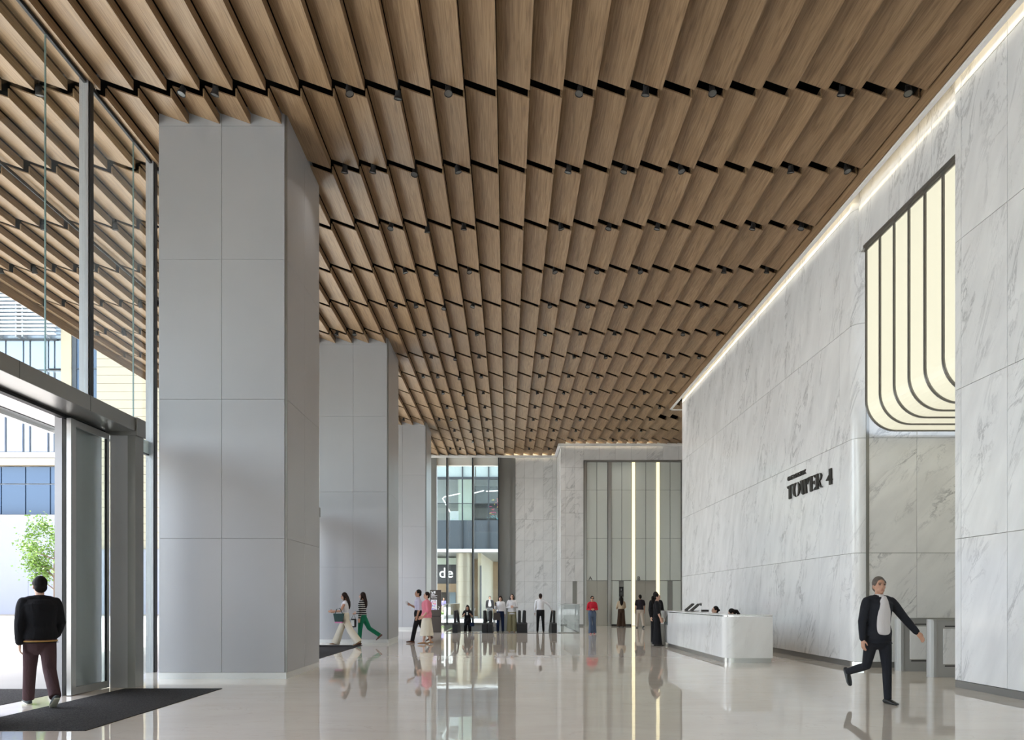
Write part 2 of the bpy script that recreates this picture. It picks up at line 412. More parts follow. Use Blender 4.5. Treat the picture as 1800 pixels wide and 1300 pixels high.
# black carriers seen through the joints
m=MB()
for j in range(-7,14):
    y=Y0+PY*j
    m.box(-14.2,XR-.2 if y<YL else 3.0,y+.03,y+.10,TIPZ+.30,TIPZ+.42)
m.build('carrier_rail',M['black'],ceiling)
# timber edge board next to the marble wall, white lip of the light cove, outer fascia
tr=struct(box('trim_1',M['wood'],None,XR-.235,XR-.205,-8,33.4,10.07,10.42))
tr['label']='dark timber edge board along the marble wall'
m=MB(); m.box(XR-.20,XR-.12,-8,33.4,10.03,10.06); m.box(XR-.20,XR-.18,-8,33.4,10.06,10.12)
m.box(XR-.20,16,33.29,33.4,10.03,10.06)
struct(m.build('trim_2',M['white']))
m=MB(); m.box(3.0,XR+3,YL-.33,YL-.2,10.16,10.30); m.box(2.87,3.0,YL-.33,YB-.2,10.16,10.30); m.box(-7.1,3.0,YB-.33,YB-.2,10.16,10.30)
struct(m.build('trim_3',M['white']))
m=MB(); m.prism([(-14.35,10.18),(-14.2,10.1),(-14.2,11.0),(-14.55,11.0)],'y',-8,45.6)
struct(m.build('trim_4',M['wood']))
# black channel over the glass front and the expansion joint outside
for i,(x,w) in enumerate(((XG,.05),(-10.25,.022))):
    struct(box('trim_%d'%(5+i),M['black'],None,x-w/2,x+w/2,-8,45.3,TIPZ-.012,TIPZ+.06))

# cove lights: long strips hidden behind the white lips
def cove(loc,d,long_axis,length,width,power,col=(1,.86,.60)):
    L_=bpy.data.lights.new('cove_light','AREA'); L_.shape='RECTANGLE'; L_.energy=power; L_.color=col
    o=bpy.data.objects.new('cove_light',L_); COL.objects.link(o)
    z=-Vector(d).normalized(); x=Vector(long_axis); y=z.cross(x); L_.size=length; L_.size_y=width
    o.matrix_world=Matrix.Translation(loc)@Matrix((x,y,z)).transposed().to_4x4(); return o
cove((XR-.155,17.0,10.17),(.85,0,-.5),(0,1,0),33,.05,20)
cove((5.8,YL-.27,10.36),(0,.8,-.6),(1,0,0),5.6,.06,9)
cove((1.4,YB-.27,10.36),(0,.8,-.6),(1,0,0),3.0,.06,5)

# ------------------------------------------------------------------ right marble wall
JOINT=.008
ROWS=[.12,2.48,4.97,7.45,9.94,10.75]
def panels_x(parent,mat,x,ys,rows,thick=.03):
    # panels on a wall that faces -x
    for a,b in zip(ys[:-1],ys[1:]):
        for z0,z1 in zip(rows[:-1],rows[1:]):
            MB().bbox(x,x+thick,a+JOINT/2,b-JOINT/2,z0+JOINT/2,z1-JOINT/2,b=.003).build('marble_panel',mat,parent)
def panels_y(parent,mat,y,xs,rows,thick=.03):
    for a,b in zip(xs[:-1],xs[1:]):
        for z0,z1 in zip(rows[:-1],rows[1:]):
            MB().bbox(a+JOINT/2,b-JOINT/2,y,y+thick,z0+JOINT/2,z1-JOINT/2,b=.003).build('marble_panel',mat,parent)
M['joint']=plain('stone_joint',(.34,.33,.31),.9)
NE=12.43
w=struct(box('wall_right_near',M['joint'],None,XR+.03,XR+.45,-8,NE-.02,0,10.9))
ys=[NE-.17-1.13*i for i in range(0,5)][::-1]
panels_x(w,M['marble'],XR,ys+[NE],ROWS)
panels_x(w,M['marble'],XR,[-8,-3,2,ys[0]],ROWS)
MB().bbox(XR+.005,XR+.45,NE-.02,NE,.12,10.75,b=.003).build('marble_panel',M['marble'],w)
FE=31.84; RC=.24; YE=16.24
w=struct(box('wall_right_far',M['joint'],None,XR+.03,XR+.5,YE,FE-.03,0,10.9))
ys=[YE,16.75]+[17.85+1.11*i for i in range(0,13)]; ys=[y for y in ys if y<FE-.4]+[FE]
panels_x(w,M['marble'],XR,ys,ROWS)
panels_y(w,M['marble'],FE-.03,[XR,8.6,9.7,10.8,11.9],ROWS)
# rounded corner into the passage
def arc(cx,cy,r,a0,a1,n=8): return [(cx+r*math.cos(a0+(a1-a0)*i/n),cy+r*math.sin(a0+(a1-a0)*i/n)) for i in range(n+1)]
for z0,z1 in zip(ROWS[:-1],ROWS[1:]):
    o=arc(XR+RC,YE,RC,PI,1.5*PI); i_=arc(XR+RC,YE,RC-.03,PI,1.5*PI)[::-1]
    q=MB().prism(o+i_,'z',z0+JOINT/2,z1-JOINT/2)
    q.sm=[False,False]+[True]*8+[False]*(len(q.f)-10)
    q.build('corner_panel',M['marble'],w)
PYW=YE-RC     # 16.0, wall of the passage facing the camera
w=struct(box('wall_passage',M['joint'],None,XR+RC+.03,15,PYW+.03,PYW+.3,0,10.9))
panels_y(w,M['marble_dense'],PYW,[XR+RC+.06,8.86,9.97,11.08,12.2,13.3,15],[.12,2.48,4.97,7.45,9.94])
struct(box('trim_7',M['bronze'],None,XR+RC-.005,XR+RC+.058,PYW-.015,PYW+.03,0,9.0))
struct(box('wall_passage_near',M['marble'],None,XR+.45,15,NE-.3,NE,0,5.0))
struct(box('wall_passage_end',M['marble_dense'],None,15,15.2,NE-.3,PYW+.3,0,10.9))
struct(box('wall_lift_lobby_added',M['marble_soft'],None,12,12.2,FE,YL+.5,0,10.9))  # unseen closing wall, added to stop light leaking in
# header above the luminous canopy
XH=XR+.08
w=struct(box('wall_header',M['joint'],None,XH+.04,XH+.4,NE,PYW,8.98,10.9))
for a,b in ((NE,13.25),(13.25,14.36),(14.36,15.47),(15.47,PYW)):
    MB().bbox(XH,XH+.04,a+.004,b-.004,8.98,10.75,b=.003).build('marble_panel',M['marble'],w)
# baseboards
def base(name,poly_boxes):
    m=MB()
    for d in poly_boxes: m.box(*d)
    return struct(m.build(name,M['skirt']))
base('baseboard_right_near',[(XR-.004,XR+.2,-8,NE-.02,0,.115)])
base('baseboard_right_far',[(XR-.004,XR+.2,YE,FE,0,.115)])
q=MB().prism(arc(XR+RC,YE,RC+.004,PI,1.5*PI)+[(XR+RC,YE)],'z',0,.115); struct(q.build('baseboard_corner',M['chrome']))
base('baseboard_passage',[(XR+RC,15,PYW-.004,PYW+.1,0,.115)])

# luminous canopy: glowing skin that drops down the wall and sweeps into the passage ceiling
can=empty('luminous_canopy',(XH,15.6,5.05)); tag(can,'glowing cream light panel with dark curved ribs, sweeping down into the turnstile passage','light panel')
RB=.62; ZB,ZT=5.05,8.95
prof=[(0.,ZT),(0.,ZB+RB)]+[(RB-RB*math.cos(a),ZB+RB-RB*math.sin(a)) for a in [PI/2*i/12 for i in range(1,13)]]+[(6.5,ZB)]
ribY=[1300*XH/q for q in (631,655,680,706,734,766)]+[12.28]
def skin(y0,y1,off,prof=prof,thick=.03):
    m=MB(); n=len(prof); nor=[]
    for i,p in enumerate(prof):
        a=prof[max(i-1,0)]; b=prof[min(i+1,n-1)]
        t=Vector((b[0]-a[0],b[1]-a[1])).normalized(); nor.append(Vector((t.y,-t.x)))   # towards the hall / down
    outer=[Vector(p)+nor[i]*off for i,p in enumerate(prof)]; inner=[Vector(p)+nor[i]*(off-thick) for i,p in enumerate(prof)]
    vs=[]
    for o_,i_ in zip(outer,inner): vs+=[(XH+o_.x,y0,o_.y),(XH+o_.x,y1,o_.y),(XH+i_.x,y1,i_.y),(XH+i_.x,y0,i_.y)]
    fs=[]
    for k in range(n-1):
        b0=4*k; b1=4*k+4
        for e in range(4): fs.append((b0+e,b0+(e+1)%4,b1+(e+1)%4,b1+e))
    fs+=[(0,3,2,1),(4*n-4,4*n-3,4*n-2,4*n-1)]
    return m.add(vs,fs)
for a,b in zip(ribY[:-1],ribY[1:]):
    o=skin(b,a,.0).build('light_pane',M['glow'],can); o.matrix_parent_inverse=can.matrix_basis.inverted()
for y in ribY[:-1]:
    for dy,wd,off in ((0,.045,.02),(-.045,.012,.012)):
        o=skin(y+dy-wd/2,y+dy+wd/2,off,thick=.06).build('rib',M['bronze'],can); o.matrix_parent_inverse=can.matrix_basis.inverted()
for z0,z1,x in ((8.90,8.98,.05),(8.84,8.885,.025)):
    o=box('top_frame',M['bronze'],can,XH-x,XH+.1,NE,ribY[0]+.04,z0,z1); o.matrix_parent_inverse=can.matrix_basis.inverted()

# ------------------------------------------------------------------ columns
def column(y,label):
    xl,xr=-6.465,-4.13; d=2.36
    c=empty('column',((xl+xr)/2,y+d/2,0)); tag(c,label,'column','metal-clad columns along the glass front')
    hx=(xr-xl)/2; hy=d/2
    box('core',M['panel_dark'],c,-hx+.03,hx+.00,-hy+.03,hy,0,10.6)
    box('corner_reveal',M['bronze'],c,hx+.001,hx+.039,-hy+.02,-hy+.049,.115,10.6)
    box('plinth',M['plinth'],c,-hx-.004,hx+.03,-hy-.004,hy,0,.115)
    zs=[.115,2.6,5.18,7.77,10.24,10.6]; g=.005
    for z0,z1 in zip(zs[:-1],zs[1:]):
        for s in (0,1):
            a=-hx+s*hx; MB().bbox(a+g/2,a+hx-g/2,-hy,-hy+.03,z0+g/2,z1-g/2,b=.002).build('panel',M['panel'],c)
            b=-hy+.05+s*(d-.05)/2; MB().bbox(hx+.005,hx+.04,b+g/2,b+(d-.05)/2-g/2,z0+g/2,z1-g/2,b=.002).build('panel',M['panel'],c)
        MB().bbox(-hx-.002,-hx+.028,-hy+.031,hy,z0+g/2,z1-g/2,b=.002).build('panel',M['panel'],c)
    return c
column(13.71,'tall grey metal column nearest the camera, beside the entrance mat')
column(25.4,'grey metal column in the middle of the row of three')
column(37.3,'farthest grey metal column, beside the escalators')

# ------------------------------------------------------------------ glass front on the left
gf=struct(empty('window_1',(XG,20,0)))
def world_child(o,parent): o.matrix_parent_inverse=parent.matrix_basis.inverted(); return o
def wbox(name,mat,parent,*d,b=0):
    o=box(name,mat,None,*d,b=b); o.parent=parent; bpy_m=Matrix.LocRotScale(parent.location,parent.rotation_euler,parent.scale); o.matrix_parent_inverse=bpy_m.inverted(); return o
def wbuild(mb,name,mat,parent):
    o=mb.build(name,mat,None); o.parent=parent; o.matrix_parent_inverse=Matrix.LocRotScale(parent.location,parent.rotation_euler,parent.scale).inverted(); return o
mull=[]; 
for k in range(-2,3):
    base_y=11.8*k
    for yy in (12.68,15.0): mull.append(base_y+yy)
for y in mull:
    if -8<y<45:
        wbox('mullion',M['panel'],gf,XG-.10,XG+.05,y-.075,y+.075,0 if abs((y-15.0)%11.8)<.1 else 4.5,TIPZ+.2)
        wbox('mullion_gasket',M['black'],gf,XG+.05,XG+.075,y-.055,y+.055,0 if abs((y-15.0)%11.8)<.1 else 4.5,TIPZ+.2)
ends=[-8]+[y for y in sorted(mull) if -8<y<45]+[YB]
for a,b in zip(ends[:-1],ends[1:]):
    wide=(b-a)>5
    cuts_=[a+.075]+([a+.075+(b-a-.15)*t for t in ((.3,.6,.884) if wide else (.68,))])+[b-.075]
    portal=any(8.1+11.8*k< (a+b)/2 <12.5+11.8*k for k in range(-2,4)) or wide
    for c0,c1 in zip(cuts_[:-1],cuts_[1:]):
        wbox('pane',M['glass'],gf,XG-.008,XG+.008,c0+.004,c1-.004,4.5 if wide else 0,TIPZ+.1)
        if c1<b-.1: wbox('pane_edge',M['glass_edge'],gf,XG-.012,XG+.010,c1-.008,c1+.008,4.5 if wide else 0,TIPZ+.1)
# lower transom beside each portal
for k in (-1,0,1,2):
    y=12.65+11.8*k
    wbox('transom',M['plinth'],gf,XG-.12,XG-.04,y,y+2.28,4.40,4.66); wbox('transom_gasket',M['black'],gf,XG-.10,XG-.03,y,y+2.28,4.375,4.40)

def portal(dy,label,n):
    # y span 7.9..12.65 : steel surround of a sliding door
    t=empty('entrance_portal',(-6.9,10.2+dy,0)); tag(t,label,'entrance portal')
    W=lambda name,mat,*d,b=0: wbox(name,mat,t,d[0],d[1],d[2]+dy,d[3]+dy,d[4],d[5],b=b)
    W('beam',M['bronze'],-6.72,-6.2,8.1,12.32,4.27,4.50,b=.006)
    for y in (9.4,11.0): W('beam_joint',M['black'],-6.205,-6.1985,y-.004,y+.004,4.27,4.5)
    W('beam_end',M['bronze'],-6.78,-6.17,12.325,12.62,4.20,4.505,b=.006)
    W('beam_end',M['bronze'],-6.78,-6.17,7.80,8.095,4.20,4.505,b=.006)
    W('door_track',M['black'],-6.80,-6.70,8.1,12.32,4.22,4.36)
    W('soffit',M['plinth'],-7.72,-6.80,7.8,12.62,4.36,4.50); W('soffit_joint',M['black'],-7.60,-7.585,7.8,12.62,4.352,4.36)
    W('fascia',M['plinth'],-7.80,-7.72,7.8,12.62,4.30,4.52)
    for y0,y1 in ((12.325,12.60),(7.82,8.095)): W('post',M['panel'],-6.62,-6.33,y0,y1,0,4.2); W('post_side',M['bronze'],-6.33,-6.20,y0,y1,0,4.2)
    for y0,y1 in ((11.22,12.32),(8.1,9.2)):
        W('pocket_panel',M['panel'],-6.87,-6.76,y0,y1,0,4.25)
        lf=W('door_leaf',M['glass'],-6.655,-6.640,y0+.13,y1-.07,.12,4.12)
        def F_(*d):
            o=wbox('leaf_frame',M['steel'],t,d[0],d[1],d[2]+dy,d[3]+dy,d[4],d[5]); return o
        st=(y0,y0+.13) if y0>10 else (y1-.13,y1); sn=(y1-.07,y1) if y0>10 else (y0,y0+.07)
        F_(-6.69,-6.62,st[0],st[1],.01,4.22); F_(-6.675,-6.63,sn[0],sn[1],.01,4.22); F_(-6.675,-6.63,y0+.07,y1-.07,.01,.12); F_(-6.675,-6.63,y0+.07,y1-.07,4.12,4.22)
        W('leaf_seal',M['black'],-6.66,-6.638,y1-.085,y1-.07,.12,4.12)
    return t
portal(0,'grey steel sliding door portal at the left edge, a man walking through','a')
portal(11.8,'steel door portal hidden mostly behind the nearest column','b')
for dy,lab,lab2 in ((0,'charcoal entrance mat in the left foreground','charcoal mat outside the left door'),(11.8,'charcoal entrance mat behind the nearest column',None)):
    tag(box('entrance_mat',M['mat'],None,-6.29,-4.69,8.23+dy if dy==0 else 17.9,12.16+dy,0,.008,b=.003),lab,'mat')
    if lab2: tag(box('entrance_mat',M['mat'],None,-9.6,-7.02,8.1+dy,12.1+dy,-.002,.006,b=.003),lab2,'mat')

# unseen glass front behind the camera, added to bring in daylight
gn=struct(empty('window_near_added',(0,-8,0)))
struct(box('wall_near_light_block',M['soffit'],None,-14.6,XR+.4,-8.5,-8.15,3.0,11.2))  # added unseen wall, cuts the daylight coming from behind the camera
for i in range(8):
    x=-7.2+i*2.1; wbox('mullion',M['panel'],gn,x-.06,x+.06,-8.1,-7.95,0,TIPZ+.2)  # mullions of the added unseen front
    if i<7: wbox('pane',M['glass'],gn,x+.06,x+2.04,-8.02,-8.0,0,TIPZ+.2)  # panes of the added unseen front

# ------------------------------------------------------------------ far end: glazing, grey piers, marble, lift wall
struct(box('wall_far_left',M['grey_wall'],None,XG,-4.62,YB,YB+.25,0,10.9))
def X(px,Y): return (px-CX)*Y/F
def Z(py,Y): return CAMZ+(CY-py)*Y/F
struct(box('wall_far_top',M['soffit'],None,XG,3.0,YB-.05,YB+.3,10.22,11.0))
struct(box('trim_8',M['grey_wall'],None,-4.62,-4.33,YB-.25,YB+.25,0,10.2))
struct(box('wall_far_pier',M['grey_wall'],None,X(877.5,YB),X(897,YB),YB-.12,YB+.25,0,10.3))
struct(box('wall_far_pier_recess',M['grey_wall'],None,X(897,YB),.49,YB-.02,YB+.25,0,10.3))
gz=struct(empty('window_3',(-2.5,YB,0)))
gx=[-4.33,X(786,YB),X(831,YB),X(876.5,YB)]
for a,b in zip(gx[:-1],gx[1:]): wbox('pane',M['glass_grey'],gz,a+.02,b-.02,YB,YB+.015,.09,9.75)
for x in gx[1:]: wbox('mullion',M['mull_dark'],gz,x-.035,x+.035,YB-.35,YB+.05,.0,10.15); wbox('mullion_cap',M['mull'],gz,x+.035,x+.09,YB-.05,YB+.03,.0,9.75)
wbox('sill',M['bronze'],gz,-4.33,gx[-1],YB-.05,YB+.1,.0,.09); wbox('head',M['soffit'],gz,-4.33,gx[-1],YB-.1,YB+.25,9.72,10.3)
w=struct(box('wall_far_marble',M['joint'],None,.49,3.03,YB+.03,YB+.3,-5,10.9))
zr=[-5,-2.5,-1.2,.07,1.34,2.61,3.88,5.15,6.42,7.69,8.96,10.6]
panels_y(w,M['marble_soft'],YB,[.49,1.06,1.63,2.20,2.77,3.02],zr)
w=struct(box('wall_far_return',M['joint'],None,3.05,3.3,YL+.02,YB+.3,-5,10.9))
panels_x(w,M['marble_soft'],3.02,[YL,43.1,44.2,YB],[-5,-2.5,0,1.34,2.61,3.88,5.15,6.42,7.69,8.96,10.6])
# lift wall
LX0,LX1,LZ=4.33,9.92,9.40
w=struct(box('wall_lift',M['joint'],None,3.05,LX0,YL+.03,YL+.4,0,10.9))
panels_y(w,M['marble_soft'],YL,[3.02,3.3,3.82,LX0],[.06,1.25,2.54,3.83,5.12,6.41,7.7,8.99,10.6])
panels_y(w,M['marble_soft'],YL,[LX0+.9*i for i in range(0,8)],[LZ+.02,10.6])
box('backing',M['joint'],w,LX0,12,YL+.03,YL+.4,LZ,10.9)
struct(box('wall_lift_back',M['panel_dark'],None,LX0-.1,12,YL+.34,YL+.5,0,10.0))
lift=empty('lift_front',((LX0+LX1)/2,YL+.3,0)); tag(lift,'tall pale glass lift front with two steel doors marked A and B','lift front')
Wl=lambda name,mat,*d,b=0: wbox(name,mat,lift,*d,b=b)
Wl('frame',M['bronze'],LX0-.02,LX0+.06,YL-.01,YL+.3,0,LZ); Wl('frame',M['bronze'],LX0,LX1+1.2,YL-.01,YL+.3,LZ-.06,LZ+.02)
x_=lambda px: X(px,YL+.2)
cols=[(1031,1049),(1049,1068),(1074.5,1093),(1093,1110),(1117,1135),(1135,1153),(1160,1178),(1178,1197),(1204,1222),(1222,1240)]
yp=YL+.20; zh=Z(1020.3,YL+.2)
for a,b in cols:
    for z0,z1 in ((zh+.015,5.0),(5.0,7.75),(7.75,LZ-.06)):
        Wl('glass_panel',M['lift_glass'],x_(a)+.012,x_(b)-.012,yp,yp+.04,z0+.006,z1-.006,b=.003)
for a,b in ((1074.5,1088),(1096,1110),(1160,1173.5),(1182,1197)): Wl('lower_panel',M['lift_glass'],x_(a)+.012,x_(b)-.006,yp,yp+.04,.1,zh-.015,b=.003)
for a,b in ((1088,1096),(1173.5,1182)): Wl('indicator_strip',M['bronze'],x_(a),x_(b),yp-.005,yp+.04,.1,zh-.015)
Wl('lift_display',M['black'],x_(1088.5),x_(1095.7),yp-.02,yp-.005,Z(1048,yp),Z(1031,yp))
for a,b in ((1068,1074.5),(1026,1031),(1197,1204)): Wl('jamb',M['steel'],x_(a)+.01,x_(b)-.01,yp-.08,yp+.05,0,LZ-.06)
for a,b in ((1110.5,1116.5),(1153.3,1159.5)):
    Wl('light_strip_channel',M['steel'],x_(a)-.02,x_(b)+.02,yp+.0,yp+.06,0,LZ-.06)
    Wl('light_strip',M['glow_strip'],x_(a)+.01,x_(b)-.01,yp-.05,yp+.0,0.02,LZ-.08)
for a,mid,b in ((1031,1049.5,1068),(1117,1135,1153)):
    for c0,c1 in ((a,mid),(mid,b)): Wl('lift_door',M['lift_door'],x_(c0)+.004,x_(c1)-.004,yp+.06,yp+.10,0.0,zh,b=.003)
    Wl('door_head',M['bronze'],x_(a),x_(b),yp-.01,yp+.1,zh-.01,zh+.015)
struct(box('baseboard_lift',M['skirt'],None,3.02,LX0,YL-.006,YL+.02,0,.10))
tag(box('hall_lantern',M['bronze'],None,X(1006.4,YL),X(1013.8,YL),YL-.03,YL,Z(1062,YL),Z(1021,YL)),'slim bronze lift indicator strip on the marble beside door A','indicator')
def text(name,body,size,loc,rot,mat,parent=None,ext=.004,align='LEFT',width=None,bold=0):
    c=bpy.data.curves.new(name,'FONT'); c.body=body; c.size=size; c.extrude=ext; c.align_x=align; c.offset=bold
    c.materials.append(mat); o=bpy.data.objects.new(name,c); COL.objects.link(o); o.location=loc; o.rotation_euler=rot
    bpy.context.view_layer.update()
    me=bpy.data.meshes.new_from_object(o.evaluated_get(bpy.context.evaluated_depsgraph_get())); bpy.data.objects.remove(o)
    me.name=name; o=bpy.data.objects.new(name,me); COL.objects.link(o); o.location=loc; o.rotation_euler=rot
    if len(me.materials)==0: me.materials.append(mat)
    if width:
        bpy.context.view_layer.update(); o.scale=(width/max(o.dimensions.x,1e-3),1,1)
    if parent is not None:
        o.parent=parent; o.matrix_parent_inverse=Matrix.LocRotScale(parent.location,parent.rotation_euler,parent.scale).inverted()
    return o
for px,ch in ((1034.5,'A'),(1120,'B')):
    text('letter',ch,.32,(x_(px),yp-.012,Z(1019.3,yp)),(PI/2,0,0),M['black'],lift,.008)
text('display_digit','1',.16,(x_(1090.6),yp-.026,Z(1037.5,yp)),(PI/2,0,0),M['print_white'],lift,.002)
for i in range(3): Wl('display_line',M['grey_wall'],x_(1090),x_(1094.5),yp-.024,yp-.02,Z(1040+i*2.4,yp)-.02,Z(1040+i*2.4,yp))
# ------------------------------------------------------------------ spotlights in the ceiling joints
def make_spot(label,group,lit):
    r=empty('spotlight',(0,0,0)); tag(r,label,'spotlight',group)
    MB().tube([(0,0,.42),(0,0,.06)],[.012,.012],8,round_ends=False).build('stem',M['black'],r)
    MB().box(-.045,.045,-.02,.02,.04,.09).build('bracket',M['black'],r)
    h=MB().lathe([(.03,.05),(.05,.04),(.055,-.02),(.075,-.085),(.070,-.085),(.05,-.03)],n=14).build('housing',M['black'],r)
    h.rotation_euler=(.28,0,0)
    q=MB().lathe([(.062,-.076),(.03,-.035),(.01,-.03)],n=14).build('reflector',M['lens'],h)
    return r
def copy_tree(o,parent=None):
    c=o.copy(); COL.objects.link(c)
    if parent is not None: c.parent=parent
    for ch in list(o.children):
        copy_tree(ch,c)
    return c
proto_in=make_spot('small black spotlight hanging in a joint of the timber ceiling indoors','spotlights in the indoor ceiling joints',True)
proto_out=make_spot('small spotlight in the timber canopy outside the glass front','spotlights in the outdoor canopy',False)
spot_d=bpy.data.lights.new('beam','SPOT'); spot_d.energy=SPOT_W; spot_d.spot_size=math.radians(125); spot_d.spot_blend=1.0; spot_d.shadow_soft_size=.12; spot_d.color=(1,.97,.93)
ORD=['zeroth','first','second','third','fourth','fifth','sixth','seventh','eighth','ninth','tenth','eleventh','twelfth','thirteenth','fourteenth','fifteenth','sixteenth']
first=True; nlight=0; placed={}
SX=[-5.65,-5.08,-3.34,-2.76,-1.90,-1.03,1.26,2.41,3.56,5.82,6.97]
for j in range(0,14):
    y=Y0+PY*j+.055
    for i,x in enumerate(SX):
        if x>3.3 and y>YL-.3: continue
        if x<-4 and (j%5 not in (0,)) : continue
        if x==-3.34 and j%3!=1: continue
        seen = y>10.5 and CX+F*x/y<1820
        if not seen and (i%3 or j%2): continue
        o=proto_in if first else copy_tree(proto_in); first=False
        o.location=(x,y,TIPZ+ (.045 if i!=4 else -.02))
        o.rotation_euler=(0,0,random.uniform(0,6.28)); placed.setdefault(j,[]).append(o)
        if i in (2,5,6,8,9) or (j>7 and i>1):
            b=bpy.data.objects.new('beam',spot_d); COL.objects.link(b); b.parent=o; b.location=(0,0,-.13); nlight+=1
for j,row in placed.items():
    row.sort(key=lambda o:-o.location.x)
    for n_,o in enumerate(row):
        if j<0: o['label']='black spotlight in the ceiling above and behind the camera, outside the picture'
        else: o['label']='black spotlight, %s from the marble wall in the %s ceiling joint from the camera'%(ORD[n_+1],ORD[j+1])
first=True; outs=[]
for j in range(-1,9):
    y=Y0+PY*j+.055
    for x in (-8.15,-9.3,-11.0,-12.7,-13.6):
        if (j+int(-x*2))%2: continue
        px=CX+F*x/y
        if px<-30 or px>280: continue
        o=proto_out if first else copy_tree(proto_out); first=False
        o.location=(x,y,TIPZ+.04); outs.append(o)
outs.sort(key=lambda o:o.location.y)
for n_,o in enumerate(outs): o['label']='spotlight in the outdoor timber canopy, %s from the top of the photo'%ORD[n_+1]

# ------------------------------------------------------------------ TOWER 4 lettering on the marble
def unproj(cx_,cy_):
    px=1360+cx_/12.857; py=800+cy_/12.857; Y=F*XR/(px-CX); return (Y,CAMZ+(CY-py)*Y/F)
sg=empty('wall_sign',(XR,18.4,4.3)); tag(sg,'black ONE BANGKOK TOWER 4 lettering on the marble wall behind reception','sign')
L={'T':[[(318,710),(458,640),(465,668),(452,702),(428,672),(412,680),(412,968),(424,972),(372,992),(362,985),(362,700),(350,720),(342,757)]],
'O':[[(530,615),(480,640),(455,700),(447,780),(455,860),(480,915),(525,938),(505,880),(495,790),(503,700)],[(565,600),(600,640),(618,700),(618,780),(605,840),(580,900),(555,925),(570,850),(575,760),(572,680)]],
'W':[[(618,578),(672,556),(708,870),(680,886),(655,870)],[(690,548),(748,527),(775,845),(745,862),(720,845)],[(770,512),(828,488),(790,655)]],
'E':[[(835,482),(892,460),(890,800),(905,805),(855,825),(842,812)],[(905,460),(955,438),(955,505)],[(893,615),(938,570),(938,655)],[(908,795),(965,708),(960,775)]],
'R':[[(975,428),(1028,408),(1028,745),(1040,752),(985,775),(975,765)],[(1055,398),(1090,400),(1112,440),(1105,500),(1085,550),(1060,575),(1090,680),(1128,715),(1095,728),(1060,700),(1035,580),(1035,560),(1060,545),(1080,480),(1075,425)]],
'four':[[(1272,308),(1328,285),(1335,640),(1345,645),(1280,668),(1275,655)],[(1205,572),(1270,440),(1270,570),(1215,580)],[(1255,545),(1350,530),(1348,548),(1260,560)]]}
for k,polys in L.items():
    m=MB()
    for p in polys: m.prism([unproj(*q) for q in p],'x',XR-.035,XR-.008)
    wbuild(m,'letter',M['sign_black'],sg)
t=text('small_lettering','ONE BANGKOK',.155,(XR-.012,19.82,4.645),(PI/2,0,-PI/2),M['sign_black'],None,.012,width=1.22,bold=.005)
t.parent=sg; t.matrix_parent_inverse=Matrix.LocRotScale(sg.location,sg.rotation_euler,sg.scale).inverted()

# ------------------------------------------------------------------ reception desk
dk=empty('reception_desk',(5.6,20.2,0)); tag(dk,'white marble reception desk with rounded corner in front of the right wall','reception desk')
DX0,DX1,DY0,DY1=5.05,6.17,17.2,23.3
def Lpath(off,ix,iy,x1=DX1,y1=DY1,r=.26):
    # L-shaped plan: front along y, end along x, rounded outer corner
    o=[(DX0+off,y1)]+arc(DX0+r,DY0+r,r-off,PI,1.5*PI,10)+[(x1,DY0+off)]
    return o+[(x1,DY0+iy),(DX0+ix,DY0+iy),(DX0+ix,y1)]
def Lslab(name,mat,off,ix,iy,z0,z1,x1=DX1,y1=DY1):
    q=MB().prism(Lpath(off,ix,iy,x1,y1),'z',z0,z1); 
    q.sm=[False,False]+[(1<=i<=10) for i in range(len(q.f)-2)]
    return wbuild(q,name,mat,dk)
Lslab('marble_front',M['marble_desk'],0,.12,.12,.11,1.075)
Lslab('shadow_gap',M['chrome'],.03,.12,.12,1.075,1.10)
Lslab('counter_top',M['marble_desk'],0,.42,.30,1.10,1.125)
Lslab('kick_plate',M['steel'],.03,.12,.12,0,.11,x1=DX1-.02)
wbox('work_surface',M['white'],dk,DX0+.12,DX0+.80,DY0+.12,DY1,.72,.75); 
# lower accessible end with a slanted screen
wbox('low_counter',M['white'],dk,5.08,6.0,23.32,24.5,.11,.72)
wbuild(MB().prism([(23.32,.66),(23.32,1.12),(24.35,1.12),(24.35,1.06)],'x',5.06,5.75),'slanted_hood',M['plinth'],dk)
wbuild(MB().prism([(23.335,.68),(23.335,1.02),(23.9,.68)],'x',5.045,5.07),'slanted_screen',M['screen'],dk)
wbuild(MB().lathe([(.13,0),(.13,.70)],(5.0,24.0,0)),'round_leg',M['white'],dk)
for i,(px,py,Yd) in enumerate(((1211,1073.5,22.6),(1221,1074.5,22.1))):
    b=P(px,py,Yd); mo=empty('tablet_screen',(b.x,b.y,1.125)); tag(mo,('left' if i==0 else 'right')+' of two tilted black tablet screens on the reception desk','screen','tilted screens on the desk')
    o=MB().bbox(-.012,.012,-.15,.15,0,.30,b=.004).build('display',M['screen'],mo); o.rotation_euler=(0,.86,0); o.location=(-.10,0,.02)
    o=MB().bbox(-.018,-.012,-.16,.16,-.01,.31,b=.002).build('bezel',M['black'],mo); o.rotation_euler=(0,.86,0); o.location=(-.10,0,.02)
    MB().bbox(-.10,.14,-.08,.08,0,.018,b=.004).build('stand',M['black'],mo)
b=P(1239,1075.5,21.4); tag(box('desk_box',M['black'],None,b.x-.10,b.x+.10,b.y-.06,b.y+.06,1.125,1.185,b=.006),'small black box on the reception counter','box')
b=P(1232,1075,21.8); cm=empty('desk_camera',(b.x,b.y,1.125)); tag(cm,'small white desk stand with a black webcam head on the counter','webcam')
MB().lathe([(.05,0),(.05,.012),(.012,.02),(.010,.16)],n=12).build('stand',M['white'],cm)
